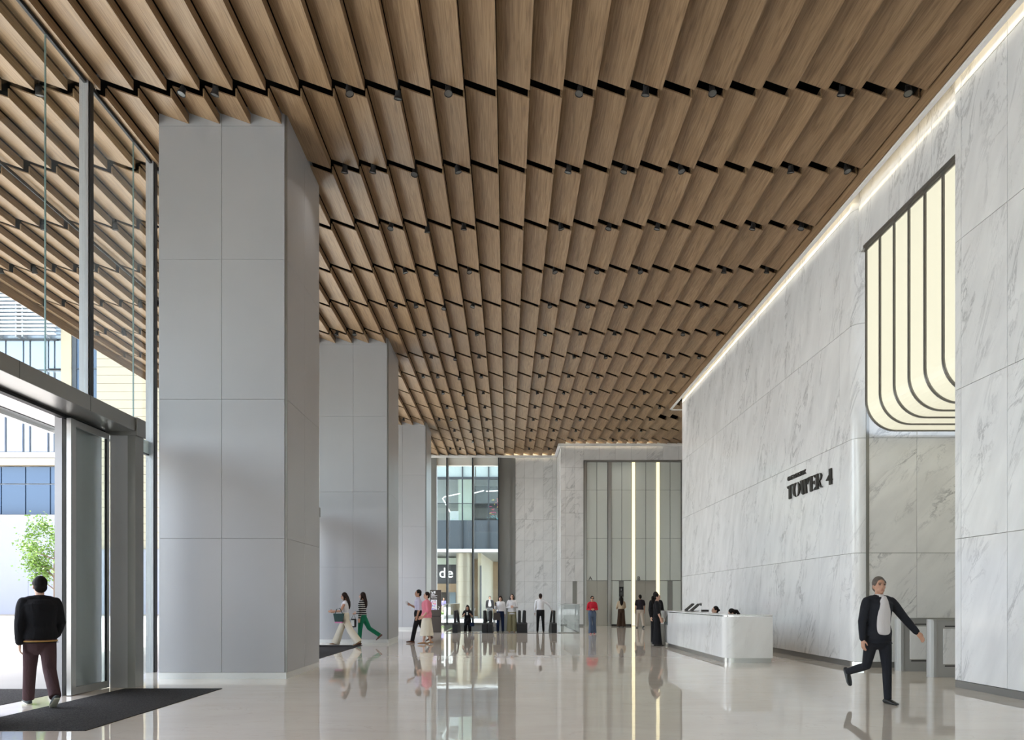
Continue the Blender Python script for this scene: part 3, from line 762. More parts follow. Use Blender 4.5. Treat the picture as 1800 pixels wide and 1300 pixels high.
MB().ell((0,0,.20),(.03,.03,.03)).build('head',M['black'],cm); MB().box(-.035,.035,-.012,.012,.235,.255).build('clip',M['black'],cm)

# ------------------------------------------------------------------ turnstiles
M['ts']=plain('turnstile_steel',(.40,.40,.39),.35,.35)
def turnstile(y,x0,label):
    t=empty('turnstile',(x0+.9,y+.1,0)); tag(t,label,'turnstile','turnstiles in the passage')
    W=lambda n_,mt,*d,b=0: wbox(n_,mt,t,*d,b=b)
    q=MB().prism(arc(x0+.11,y+.11,.11,.5*PI,1.5*PI,8)+[(x0+.2,y),(x0+.2,y+.22)],'z',0,1.09); wbuild(q,'end_post',M['ts'],t)
    W('front_plate',M['steel'],x0+.115,x0+.135,y-.004,y+.01,0,1.088)
    W('body',M['ts'],x0+.2,x0+2.1,y,y+.22,0,1.075)
    W('top_cap',M['steel'],x0+.05,x0+2.1,y-.006,y+.226,1.075,1.095)
    W('marble_insert',M['marble'],x0+.24,x0+1.6,y-.006,y+.01,.25,.92,b=.003)
    W('slot',M['black'],x0+.27,x0+1.5,y-.003,y+.01,.955,.975); W('slot',M['black'],x0+.27,x0+1.5,y-.003,y+.01,.205,.225)
    g=W('glass_wing',M['glass_rail'],x0+.9,x0+.912,y-.38,y-.004,.25,.95)
    return t
turnstile(15.15,8.0,'grey steel turnstile cabinet standing closest to the veined passage wall')
turnstile(13.95,7.98,'grey steel turnstile cabinet next to the edge of the near marble wall')

# ------------------------------------------------------------------ escalators
cp=box('comb_plate',M['panel_dark'],None,-2.75,2.35,32.6,33.04,.0,.006,b=.002); tag(cp,'dark metal landing plate in front of the escalators','landing plate')
def escalator(xc,label):
    e=empty('escalator',(xc,33.6,0)); tag(e,label,'escalator','escalators going down at the far end')
    SL=math.tan(math.radians(30)); yb=34.7
    def rail_pts(x):
        pts=[]
        for a in range(0,10):                       # rounded newel
            th=math.radians(-90+ a*20); pts.append((x,33.42-.24*math.cos(th)*1.0,.70+.28*math.sin(th)))
        pts.append((x,33.42,.98)); pts.append((x,34.5,.98)); 
        pts.append((x,35.1,.80)); pts.append((x,41.5,.80-6.4*SL)); return pts
    for s in (-1,1):
        x=xc+s*.66
        o=MB(); pts=rail_pts(x); o.tube(pts,[(.055,.03)]*len(pts),8,ref=(1,0,0),round_ends=False); wbuild(o,'handrail',M['black'],e)
        wbuild(MB().prism([(33.25,.42),(33.18,.70),(33.3,.93),(33.42,.95),(34.5,.95),(35.1,.77),(41.5,.77-6.4*SL),(41.5,.35-6.4*SL),(35.1,.35),(34.5,.42)],'x',x-.008,x+.008),'glass_balustrade',M['glass_rail'],e)
        wbuild(MB().prism([(33.05,.0),(33.05,.40),(33.12,.44),(34.5,.44),(35.1,.30),(41.5,.30-6.4*SL),(41.5,-.5-6.4*SL),(34.8,-.5),(34.4,0)],'x',x-.115,x+.115),'newel_base',M['black'],e)
        wbox('newel_post',M['black'],e,x-.06,x+.06,33.16,33.24,.40,1.0,b=.02)
    for k in range(12):
        y=VY0+k*.4; z=0 if k<1 else -.20*(k-0)
        wbox('step',M['steel'],e,xc-.5,xc+.5,y+.005,y+.4,z-.2,z)
    return e
escalator(-1.69,'leftmost escalator, a woman in black riding up')
escalator(-.115,'middle escalator carrying two women in white tops')
escalator(1.435,'rightmost escalator, a man in a white shirt holding its handrail')
gl=empty('glass_balustrade',(2.8,33,0)); tag(gl,'clear glass balustrade around the right end of the escalator well','balustrade')
wbox('glass_pane',M['glass_rail'],gl,2.27,3.22,33.0,33.02,.02,1.27); 
for a,b in zip([33.03,35.3,37.6,39.8],[35.28,37.58,39.78,42.0]): wbox('glass_pane',M['glass_rail'],gl,3.20,3.22,a,b,.02,1.27)
wbox('rail_cap',M['steel'],gl,2.27,3.23,32.99,33.03,1.27,1.29); wbox('rail_cap',M['steel'],gl,3.19,3.23,33.03,42,1.27,1.29)
wbox('base_channel',M['bronze'],gl,2.27,3.23,32.98,33.04,0,.03); wbox('base_channel',M['bronze'],gl,3.18,3.24,33.04,42,0,.03)
g2=empty('glass_balustrade',(-2.9,39,0)); tag(g2,'glass balustrade beside the directory totem, left of the escalators','balustrade')
wbox('glass_pane',M['glass_rail'],g2,-2.92,-2.90,33.9,39,.02,1.27); wbox('glass_pane',M['glass_rail'],g2,-2.92,-2.90,39.02,45,.02,1.27); wbox('rail_cap',M['steel'],g2,-2.93,-2.89,33.9,45,1.27,1.29)

# ------------------------------------------------------------------ directory totem
tx0,tx1,ty=-3.52,-3.02,33.6
tt=empty('directory_totem',((tx0+tx1)/2,ty+.1,0)); tag(tt,'dark brown directory totem with poster, behind the woman in pink','directory sign')
W=lambda n_,mt,*d,b=0: wbox(n_,mt,tt,*d,b=b)
W('lower_body',M['brown'],tx0,tx1,ty,ty+.18,0,.72,b=.004); W('shadow_gap',M['black'],tx0+.02,tx1-.02,ty+.02,ty+.16,.72,.755); W('upper_body',M['brown'],tx0,tx1,ty,ty+.18,.755,1.93,b=.004)
W('poster',M['paper'],tx0+.04,tx0+.32,ty-.004,ty,1.03,1.49)
text('totem_text','Parade',.10,(tx0+.05,ty-.003,1.55),(PI/2,0,0),M['print_white'],tt,.001)
q=MB().prism([(tx0+.04,1.87),(tx0+.065,1.87),(tx0+.12,1.81),(tx0+.12,1.85),(tx0+.145,1.85),(tx0+.145,1.76),(tx0+.06,1.76),(tx0+.06,1.785),(tx0+.10,1.785),(tx0+.04,1.845)],'y',ty-.004,ty); wbuild(q,'arrow_mark',M['print_white'],tt)
W('lift_mark',M['print_white'],tx0+.17,tx0+.25,ty-.004,ty,1.77,1.88)
for i,(w_,z) in enumerate(((.16,1.71),(.28,1.665),(.2,1.64))): W('text_line',M['print_white'],tx0+.05,tx0+.05+w_,ty-.004,ty,z,z+.02)
for i,(dx,z) in enumerate(((.38,1.17),(.40,1.12),(.36,1.08),(.36,1.04))): W('text_mark',M['print_white'],tx0+dx,tx0+dx+.05,ty-.004,ty,z,z+.02)

# ------------------------------------------------------------------ outside, beyond the far glazing
YS=60.0
bx=lambda px,Y=YS: X(px,Y)
bz=lambda py,Y=YS: Z(py,Y)
sb=empty('shop_building',(-3,YS,0)); tag(sb,'glass shop building with upper gallery seen through the far glazing','building')
W=lambda n_,mt,*d,b=0: wbox(n_,mt,sb,*d,b=b)
M['spandrel']=plain('slate_spandrel_glass',(.10,.115,.13),.2,.2); M['cyan']=plain('pale_cyan_panel',(.38,.44,.42),.5); M['dark_in']=plain('dark_interior',(.07,.07,.075),.6)
M['palegreen']=plain('pale_green_pier',(.50,.55,.47),.6); M['stone']=plain('cream_stone',(.34,.30,.21),.5,noise=.08,nscale=.8); M['tan']=plain('tan_door',(.36,.25,.15),.5)
xs=[bx(740),bx(768),bx(786),bx(813),bx(836),bx(859),bx(885),bx(930)]
W('floor_band',M['white'],xs[0],xs[-1],YS-.3,YS+.1,bz(970),bz(965))
for a,b in zip(xs[:-1],xs[1:]):
    W('spandrel',M['spandrel'],a+.02,b-.02,YS,YS+.06,bz(964),bz(914)); W('top_panel',M['cyan'],a+.04,b-.04,YS,YS+.06,bz(838),bz(806)); W('gallery_pane',M['glass'],a+.02,b-.02,YS+.02,YS+.04,bz(914),bz(842))
for px in (813,859): W('mullion',M['mull_dark'],bx(px)-.05,bx(px)+.05,YS-.12,YS,bz(965),bz(806))
W('transom',M['mull_dark'],xs[0],xs[-1],YS-.1,YS+.06,bz(842),bz(838)); W('transom',M['mull_dark'],xs[0],xs[-1],YS-.05,YS+.06,bz(885),bz(884))
W('gallery_back',M['grey_wall'],xs[0],xs[-1],YS+7,YS+7.2,5.6,13); W('gallery_floor',M['white'],xs[0],xs[-1],YS+.1,YS+7,bz(970)-.02,bz(966)); W('gallery_ceiling',M['grey_wall'],xs[0],xs[-1],YS+.1,YS+7,12.4,12.6)
W('pier',M['palegreen'],bx(806,64),bx(832,64),63.6,64.4,5.6,12.4); W('dark_wall',M['dark_in'],bx(834,65),bx(900,65),65,65.3,5.6,11.5)
W('gallery_board',M['white'],bx(791,62),bx(806,62),62,62.1,bz(918,62),bz(898,62)); W('gallery_poster',M['paper'],bx(793,62),bx(804,62),61.98,62,bz(917,62),bz(910,62))
pts=[P(791,899,63),P(780,879,63),P(778,876,63),P(781,873,63),P(808,867,63)]
wbuild(MB().tube(pts,[.045]*5,8),'light_tube',M['letter_glow'],sb)
wbuild(MB().tube([P(834,866,63),P(850,862,63)],[.045]*2,8),'light_tube',M['letter_glow'],sb); wbuild(MB().tube([P(855,863,63),P(880,862,63)],[.045]*2,8),'light_tube',M['letter_glow'],sb)
# flower sculpture in the gallery
fl=empty('flower_sculpture',P(872,905,61.5)); tag(fl,'red and pink flower sculpture in the upper gallery window','sculpture')
fm=[plain('petal_pink',(.65,.06,.22),.4),plain('petal_red',(.6,.09,.05),.4),plain('petal_yellow',(.65,.5,.08),.4),plain('petal_teal',(.08,.35,.38),.4)]
for k in range(42):
    m=MB(); z=random.uniform(-.4,1.3); a=random.uniform(0,6.28); r=random.uniform(.1,.55); ln=random.uniform(.12,.3)
    d=Vector((math.cos(a),math.sin(a)*.6,random.uniform(-.2,.8))).normalized(); c=Vector((math.cos(a)*r,math.sin(a)*r*.6,z))
    m.tube([c,c+d*ln*.5,c+d*ln],[.015,.04,.012],6); m.build('petal',fm[3 if z<-.1 else random.choice((0,0,1,1,2))],fl)
MB().tube([(0,0,-.6),(0,0,1.2)],[.03,.03],6).build('stem',M['black'],fl)
W('soffit',M['grey_wall'],xs[0],xs[-1],YS,YS+16,bz(970)-.05,bz(970)-.02)
W('shop_back',M['tan'],xs[0],bx(842,69),YS+9,YS+9.3,0,5.4); W('sign_fascia',M['dark_in'],xs[0],bx(803,66),66,66.2,2.9,5.3)
W('fascia_band',M['tan'],xs[0],bx(803,66),65.9,66.1,2.2,2.95); W('shop_glass',M['pale_glass'],bx(790,67),bx(801,67),67,67.1,0,2.2); W('shop_front',M['brown'],xs[0],bx(789,67),67,67.15,0,2.2)
W('pale_header',M['palegreen'],xs[0],bx(803,65),65.0,65.1,4.62,5.2)
wbuild(MB().prism([(bx(842,61),61),(bx(868,76),76),(bx(900,76),76),(bx(885,61),61)][::-1],'z',0,.02),'side_floor',M['stone'],sb)
wbuild(MB().prism([(bx(840,60.5),60.5),(bx(846,60.5),60.5),(bx(867,74),74),(bx(866,74),74)],'z',0,5.4),'stone_wall',M['stone'],sb)
W('door',M['tan'],bx(866,74),bx(890,74),74,74.2,0,6.4); W('dark_slot',M['dark_in'],bx(843.5,60.4),bx(846.5,60.4),60.3,60.45,0,4.3)
cl=empty('round_column',(bx(816,60.8),60.8,0)); tag(cl,'round cream metal-clad column outside the far glazing','column')
M['colcream']=plain('champagne_metal',(.36,.32,.25),.3,.5)
zz=[0,.5,1.75,3.0,4.2,5.35]
for a,b in zip(zz[:-1],zz[1:]): MB().lathe([(.66,a+.012),(.66,b-.012)],n=28).build('cladding_drum',M['colcream'],cl)
MB().lathe([(.64,0),(.64,5.35)],n=28).build('core',M['cream_dark'],cl)
sg2=empty('shop_sign',(bx(783,65.6),65.6,3.5)); tag(sg2,'glowing white letters de on the shop outside','sign')
text('letter','d',1.25,(bx(771.5,65.6),65.6,bz(1014.5,65.6)),(PI/2,0,0),M['letter_glow'],sg2,.03); text('letter','e',1.25,(bx(785,65.6),65.6,bz(1014.5,65.6)),(PI/2,0,0),M['letter_glow'],sg2,.03)
# planters outside
for i,(px,lab) in enumerate(((778.5,'white planter with leafy plant outside, beside the totem'),(791.5,'white planter with leafy plant outside, left of the round column'))):
    c=P(px,1092,55); p=empty('planter',(c.x,c.y,-.012)); tag(p,lab,'planter','planters outside the far glazing')
    MB().lathe([(.16,0),(.24,.42),(.22,.42),(.2,.38)],n=16).build('pot',M['white'],p)
    for k in range(26):
        a=random.uniform(0,6.28); ln=random.uniform(.3,.75); up=random.uniform(.5,1.3); d=Vector((math.cos(a),math.sin(a),up)).normalized()
        s_=Vector((0,0,.4)); side=d.cross(Vector((0,0,1))).normalized()*.05
        m=MB(); m.add([s_,s_+d*ln*.5-side,s_+d*ln+Vector((0,0,-.08)),s_+d*ln*.5+side],[(0,1,2,3)]); m.build('leaf',M['leaf'],p)
    
# ------------------------------------------------------------------ outside, beyond the left glass front
YA=72.0
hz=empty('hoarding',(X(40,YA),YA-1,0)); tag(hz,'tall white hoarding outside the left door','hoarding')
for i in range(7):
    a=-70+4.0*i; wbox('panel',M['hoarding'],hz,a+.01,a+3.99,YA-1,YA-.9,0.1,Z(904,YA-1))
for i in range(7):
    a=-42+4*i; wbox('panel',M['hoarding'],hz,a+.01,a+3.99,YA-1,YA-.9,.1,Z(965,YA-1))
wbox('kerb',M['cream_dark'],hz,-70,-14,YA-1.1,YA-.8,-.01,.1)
ga=empty('office_building',(-55,YA+4,0)); tag(ga,'blue glass office building with white louvres, upper left outside','building')
W=lambda n_,mt,*d,b=0: wbox(n_,mt,ga,*d,b=b)
W('wall',M['mull'],-75,X(170,YA),YA+.4,YA+8,0,44)
xa=lambda px: X(px,YA)
za=lambda py: Z(py,YA)
pp=[-260,-215,-170,-125,-80,-40,1,44,87.5,132]
for a,b in zip(pp[:-1],pp[1:]):
    W('window',M['blue_glass'],xa(a)+.06,xa(b)-.06,YA+.1,YA+.3,za(903),za(851)); W('window',M['blue_glass'],xa(a)+.06,xa(b)-.06,YA+.1,YA+.3,za(849),za(820))
W('cornice',M['cream'],-75,xa(108),YA-.3,YA+.4,za(818),za(806)); W('cornice',M['white'],-75,xa(108),YA-.1,YA+.4,za(804),za(795))
ph=[-240,-190,-140,-90,-40,9,40,52,84,95,108]
M['sky_glass']=plain('sky_reflecting_glass',(.30,.35,.41),.08,.3,spec=.9)
for a,b in zip(ph[:-1],ph[1:]): W('window',M['sky_glass'],xa(a)+.12,xa(b)-.12,YA+.1,YA+.3,za(793),za(652)); W('window',M['sky_glass'],xa(a)+.08,xa(b)-.08,YA+.1,YA+.3,za(648),za(598))
W('dark_band',M['mull_dark'],-75,xa(100),YA-.05,YA+.35,za(598),za(595.5)); W('glass_band',M['sky_glass'],-75,xa(108),YA+.1,YA+.3,za(595),za(470))
for i in range(16): W('louvre',M['white'],-75,xa(104),YA-.8,YA-.45,za(591-i*6.6),za(589-i*6.6))
for px in (-150,-90,-30,3,35,46,88): W('louvre_bracket',M['mull'],xa(px)-.06,xa(px)+.06,YA-.6,YA+.2,za(595),za(470))
W('cream_pier',M['cream'],xa(108),xa(126),YA-.1,YA+.5,0,44); W('dark_window',M['blue_glass'],xa(126),xa(172),YA+.1,YA+.4,10,44); W('dark_joint',M['mull_dark'],xa(128),xa(134),YA,YA+.4,10,44); W('floor_joint',M['mull_dark'],xa(84),xa(172),YA-.02,YA+.4,za(648),za(647))
gb=empty('cream_building',(X(240,YA),YA+4,0)); tag(gb,'cream clad building with horizontal grooves beyond the left glass','building')
W=lambda n_,mt,*d,b=0: wbox(n_,mt,gb,*d,b=b)
W('core',M['cream_dark'],xa(174),-12,YA-.25,YA+8,0,46)
for i in range(50):
    z=za(965)-4+ i*.80
    W('cladding_course',M['cream'],xa(174),-12,YA-.40,YA-.2,z+.035,z+.80)

# street tree outside the door
tc=P(95,1005,34.0); tr=empty('street_tree',(tc.x,tc.y,-.012)); tag(tr,'young green street tree outside, in front of the white hoarding','tree')
MB().tube([(0,0,0),(.05,0,1.6),(0,.05,3.0),(.08,0,4.6)],[.09,.075,.055,.02],8).build('trunk',M['bark'],tr)
cents=[]
for k in range(11):
    a=random.uniform(0,6.28); z0=random.uniform(1.9,4.0); ln=random.uniform(.6,1.25); e=Vector((math.cos(a)*ln,math.sin(a)*ln,z0+random.uniform(.2,.8)))
    MB().tube([(0.03,0,z0),tuple(Vector((0,0,z0)).lerp(e,.5)),tuple(e)],[.03,.02,.008],6).build('branch',M['bark'],tr); cents.append(e)
for q in ((-.95,-.1,4.5),(-.75,.1,5.0),(-1.0,0,3.6),(-.7,.2,3.0),(-.35,0,4.8),(-1.15,0,4.0),(-.55,-.2,2.7),(-.5,.2,3.8)): cents.append(Vector(q))
m=MB()
for c in cents:
    for k in range(190):
        p=c+Vector((random.gauss(0,.24),random.gauss(0,.24),random.gauss(0,.22)))
        d=Vector((random.uniform(-1,1),random.uniform(-1,1),random.uniform(-.6,.4))).normalized(); s_=d.cross(Vector((random.uniform(-1,1),random.uniform(-1,1),random.uniform(-1,1)))).normalized(); l_=random.uniform(.09,.16)
        m.add([p,p+d*l_*.5-s_*l_*.33,p+d*l_,p+d*l_*.5+s_*l_*.33],[(0,1,2,3)])
o=link('foliage',m.mesh('foliage',fix=False),M['leaf'],tr); o['kind']='stuff'
# ------------------------------------------------------------------ people
def cloth(name,col,rough=.85):
    m,nt,n,l,b=newmat(name); b.inputs['Base Color'].default_value=(*col,1); b.inputs['Roughness'].default_value=rough; b.inputs['Specular IOR Level'].default_value=.2
    tc=n.new('ShaderNodeTexCoord'); mp=n.new('ShaderNodeMapping'); mp.inputs['Scale'].default_value=(9,9,3.5); l.new(tc.outputs['Object'],mp.inputs[0])
    t=n.new('ShaderNodeTexNoise'); t.inputs['Scale'].default_value=1.2; t.inputs['Detail'].default_value=3; t.inputs['Distortion'].default_value=1.0; l.new(mp.outputs[0],t.inputs['Vector'])
    bp=n.new('ShaderNodeBump'); bp.inputs['Strength'].default_value=.55; bp.inputs['Distance'].default_value=.03; l.new(t.outputs['Fac'],bp.inputs['Height']); l.new(bp.outputs[0],b.inputs['Normal'])
    return m
C={'black':cloth('black_fabric',(.012,.012,.014)),'navy':cloth('navy_denim',(.012,.022,.065)),'white':cloth('white_cotton',(.72,.72,.74)),'cream':cloth('cream_linen',(.74,.68,.55)),
 'green':cloth('emerald_fabric',(.012,.16,.085)),'pink':cloth('pink_cotton',(.72,.22,.28)),'lilac':cloth('lilac_shirt',(.60,.56,.68)),'red':cloth('red_knit',(.46,.018,.035)),
 'denim':cloth('blue_denim',(.075,.105,.16)),'plum':cloth('plum_trousers',(.075,.042,.045)),'beige':cloth('beige_knit',(.46,.36,.25)),'brown':cloth('brown_trousers',(.055,.032,.02)),
 'khaki':cloth('olive_trousers',(.30,.28,.17)),'sand':cloth('sand_trousers',(.47,.40,.33)),'dark':cloth('dark_plum_shirt',(.025,.02,.026)),'charcoal':cloth('charcoal_suit',(.018,.019,.024)),'grey':cloth('grey_jacket',(.13,.13,.15)),
 'stripe':stripes('striped_knit',(.014,.014,.016),(.66,.66,.64),15),'blueprint':cloth('lavender_top',(.35,.30,.55)),'greytop':cloth('pale_shirt',(.62,.58,.57)),
 'skin':plain('warm_skin',(.50,.27,.175),.55),'skin2':plain('light_skin',(.60,.36,.26),.55),'hair':plain('black_hair',(.008,.006,.005),.7,spec=.2),'hairb':plain('dark_brown_hair',(.022,.011,.008),.7,spec=.2),'hairg':plain('greying_hair',(.10,.08,.065),.6),
 'leather':plain('black_leather',(.012,.012,.012),.35),'tan':plain('tan_leather',(.42,.25,.14),.5),'brownl':plain('brown_leather',(.10,.035,.018),.35),'sneaker':plain('grey_green_suede',(.045,.055,.055),.8),'sole':plain('cream_sole',(.62,.60,.48),.7),'pinkshoe':plain('pink_shoe',(.55,.20,.22),.5),
 'lip':plain('lip',(.38,.12,.10),.5),'eye':plain('dark_eye',(.01,.008,.008),.2),'trim':plain('ochre_hem',(.45,.26,.07),.7)}

def rmesh(mb,name,mat,parent,vox,it=3):
    o=link(name,mb.mesh(name,fix=True),mat,parent)
    r=o.modifiers.new('remesh','REMESH'); r.mode='VOXEL'; r.voxel_size=vox; r.use_smooth_shade=True
    s_=o.modifiers.new('smooth','SMOOTH'); s_.factor=.5; s_.iterations=it
    return o
D2=math.radians
def person(label,loc,face,h,legs=((0,0,3),(0,0,3)),arms=((0,6,8,0),(0,6,8,0)),top='white',sleeve='long',hem=.90,loose=0.,bottom='black',fit='straight',shoe='leather',
           hair='hair',style='short',skin='skin',lean=0,hyaw=0,nod=0,female=False,vox=.010,cat='person',feet=(None,None),seated=False,open_shirt=None,group=None,sole=None,heavy=0.):
    s=h/1.70
    yaw=math.atan2(-face[0],face[1])
    R=empty('person',loc,yaw); tag(R,label,cat,group)
    tl=math.tan(D2(lean))
    sh=.168 if female else .195; hp=.088
    # --- legs
    hipz=.90; leg=[]
    for i,(p,k,ab) in enumerate(legs):
        sx=1 if i==0 else -1
        H=Vector((sx*hp,0,hipz)); p_=D2(p); q_=D2(p-k); a_=D2(ab)
        K=H+Vector((sx*math.sin(a_)*.43,math.sin(p_)*.43,-math.cos(p_)*math.cos(a_)*.43))
        A=K+Vector((sx*math.sin(a_)*.2,math.sin(q_)*.41,-math.cos(q_)*.41))
        fp=D2(feet[i]) if feet[i] is not None else 0.
        leg.append([H,K,A,fp])
    def foot_low(A,fp): 
        f=Vector((0,math.cos(fp),math.sin(fp))); n_=Vector((0,-math.sin(fp),math.cos(fp)))
        return min((A-f*.06-n_*.075).z,(A+f*.17-n_*.075).z)-.002
    dz=-min(foot_low(l_[2],l_[3]) for l_ in leg)
    if seated: dz=.52-hipz
    up=Vector((0,0,dz))
    T=lambda p: (Vector(p)+up)*s
    def B(p): p=Vector(p); return T((p.x,p.y+max(0,p.z-.95)*tl,p.z))
    hy,hn=D2(hyaw),D2(nod); piv=Vector((0,-.005,1.47)); RH=Matrix.Rotation(hy,3,'Z')@Matrix.Rotation(-hn,3,'X')
    Hd=lambda p: B(piv+RH@(Vector(p)-piv)) 
    # --- arms
    arm=[]
    for i,(p,ab,bend,inw) in enumerate(arms):
        sx=1 if i==0 else -1
        S=Vector((sx*sh,0,1.385)); p_,a_,q_,w_=D2(p),D2(ab),D2(p+bend),D2(inw)
        E=S+Vector((sx*math.sin(a_),math.sin(p_)*math.cos(a_),-math.cos(p_)*math.cos(a_)))*.285
        d=Vector((-sx*math.sin(w_)+sx*math.sin(a_)*.4*math.cos(w_),math.sin(q_)*math.cos(w_),-math.cos(q_)*math.cos(w_))).normalized()
        Wr=E+d*.245; arm.append((S,E,Wr,d,sx))
    hw=1.0+heavy
    tor=[(.875,.10,.08),(.905,.155,.106),(.97,.158,.108),(1.06,.132,.095),(1.16,.140,.100),(1.27,.158 if not female else .150,.112),(1.35,.165 if not female else .148,.100),(1.405,.098,.066),(1.44,.055,.050)]
    if female: tor[2]=(.97,.165,.115); tor[3]=(1.06,.125,.09)
    tor=[(z,a*hw,b*(hw+heavy)) for z,a,b in tor]
    # --- body
    m=MB()
    m.tube([B((0,0,z)) for z,a,b in tor],[(a*s,b*s) for z,a,b in tor],16)
    m.tube([B((0,-.01,1.40)),B((0,0,1.50)),Hd((0,.005,1.54))],[.058*s,.052*s,.05*s],12)
    hs=.97*s
    m.ell(Hd((0,.000,1.592)),(.074*hs,.094*hs,.108*hs),RH); m.ell(Hd((0,.030,1.530)),(.056*hs,.062*hs,.058*hs),RH); m.ell(Hd((0,.066,1.498)),(.026*hs,.022*hs,.020*hs),RH)
    m.tube([Hd((0,.092,1.60)),Hd((0,.112,1.558)),Hd((0,.096,1.548))],[.009*s,.014*s,.010*s],8)
    for sx in (-1,1): m.ell(Hd((sx*.076,-.008,1.572)),(.010*hs,.020*hs,.030*hs),RH); m.ell(Hd((sx*.036,.076,1.612)),(.026*hs,.016*hs,.010*hs),RH)
    for S,E,Wr,d,sx in arm:
        S,E,Wr=B(S),B(E),B(Wr)
        m.tube([B((sx*.09,0,1.375)),S+Vector((-sx*.01,0,-.012))*s,S.lerp(E,.5),E,E.lerp(Wr,.4),Wr],[.045*s,.047*s,.042*s,.039*s,.038*s,.027*s],12)
        d=(Wr-E).normalized(); side=d.cross(Vector((sx,0,0)));  side=side.normalized() if side.length>.1 else Vector((0,1,0))
        nrm=Vector((-sx,0,0)); nrm=(nrm-d*nrm.dot(d)).normalized()
        side=d.cross(nrm).normalized()
        if side.y<0: side=-side
        m.tube([Wr,Wr+d*.05*s,Wr+d*.095*s],[(.026*s,.018*s),(.040*s,.017*s),(.038*s,.014*s)],10,ref=side)
        for fi,(off,ln) in enumerate(((.030,.066),(.010,.078),(-.010,.072),(-.029,.056))):
            b0=Wr+d*.088*s+side*off*s; b1=b0+(d*.97+nrm*.22)*ln*.5*s; b2=b1+(d*.75+nrm*.65)*ln*.5*s
            m.tube([b0,b1,b2],[.0092*s,.0088*s,.0072*s],7)
        t0=Wr+d*.025*s+side*.03*s; t1=t0+(d*.6+side*.6+nrm*.25)*.045*s; t2=t1+(d*.9+side*.15+nrm*.3)*.035*s
        m.tube([t0,t1,t2],[.013*s,.011*s,.009*s],7)
    for i,(H,K,A,fp) in enumerate(leg):
        H,K,A=T(H),T(K),T(A)
        m.tube([H,H.lerp(K,.5),K,K.lerp(A,.35),A],[.078*s,.068*s,.050*s,.052*s,.034*s],12)
        f=Vector((0,math.cos(fp),math.sin(fp))); n_=Vector((0,-math.sin(fp),math.cos(fp)))
        m.tube([A-f*.045*s-n_*.045*s,A+f*.04*s-n_*.04*s,A+f*.12*s-n_*.055*s,A+f*.165*s-n_*.06*s],[.030*s,(.033*s,.030*s),(.040*s,.018*s),(.030*s,.012*s)],10)
    m2=rmesh(m,'body',C[skin],R,vox)
    # --- face
    if abs(face[1])<2:
        for sx in (-1,1): MB().ell(Hd((sx*.031,.0875,1.598)),(.013*hs,.008*hs,.007*hs),RH,10,6).build('eye',C['eye'],m2); MB().ell(Hd((sx*.032,.094,1.621)),(.021*hs,.006*hs,.005*hs),RH,10,6).build('eyebrow',C[hair],m2)
        MB().ell(Hd((0,.0945,1.527)),(.023*hs,.007*hs,.007*hs),RH,10,6).build('mouth',C['lip'],m2)
    # --- trousers / skirt
    ex=.016
    m=MB()
    if fit=='skirt':
        m.tube([T((0,0,z)) for z in (1.02,.95,.86,.60,.26)],[(.135*s,.105*s),(.168*s,.125*s),(.19*s,.15*s),(.215*s,.19*s),(.25*s,.235*s)],18,round_ends=False)
    else:
        hb=hw+heavy; m.tube([B((0,0,1.03)),B((0,0,.96)),T((0,0,.89)),T((0,0,.835))],[((.142*hw+ex)*s,(.102*hb+ex)*s),((.166*hw+ex)*s,(.118*hb+ex)*s),((.166*hw+ex)*s,(.116*hb+ex)*s),((.14*hw+ex)*s,(.106*hb+ex)*s)],16)
        rr={'slim':(.094,.080,.062,.058,.049),'straight':(.098,.088,.074,.070,.066),'wide':(.104,.105,.108,.118,.135),'flare':(.098,.090,.076,.085,.112)}[fit]
        for H,K,A,fp in leg:
            H,K,A=T(H),T(K),T(A); d=(A-K).normalized()
            e=A+d*(.035 if fit in('wide','flare') else .02)*s
            m.tube([H+Vector((0,0,.02*s)),H.lerp(K,.5),K,K.lerp(A,.4),e],[q*s*(1+heavy*.6) for q in rr],14,round_ends=False)
    rmesh(m,'skirt' if fit=='skirt' else 'trousers',C[bottom],R,max(vox,.011),4)
    # --- top
    m=MB(); ex=.014+loose
    rings=[(z,a,b) for z,a,b in tor if z>hem+.02 and z<1.43]
    first=(hem,.158*hw+.012 if hem<1.0 else .14*hw,.110*(hw+heavy)+.010 if hem<1.0 else .10); rings=[first]+rings
    m.tube([B((0,0,z)) for z,a,b in rings],[((a+ex)*s,(b+ex)*s) for z,a,b in rings],18,round_ends=False)
    m.tube([B((0,-.006,1.385)),B((0,-.008,1.435)),B((0,-.008,1.468 if not female else 1.445))],[.092*s,.070*s,.066*s],14,round_ends=False)
    yw=sh-.012
    m.tube([B((-yw,0,1.372)),B((-.115,-.006,1.398)),B((0,-.012,1.412)),B((.115,-.006,1.398)),B((yw,0,1.372))],[.058*s,.060*s,.060*s,.060*s,.058*s],12,ref=(0,1,0))
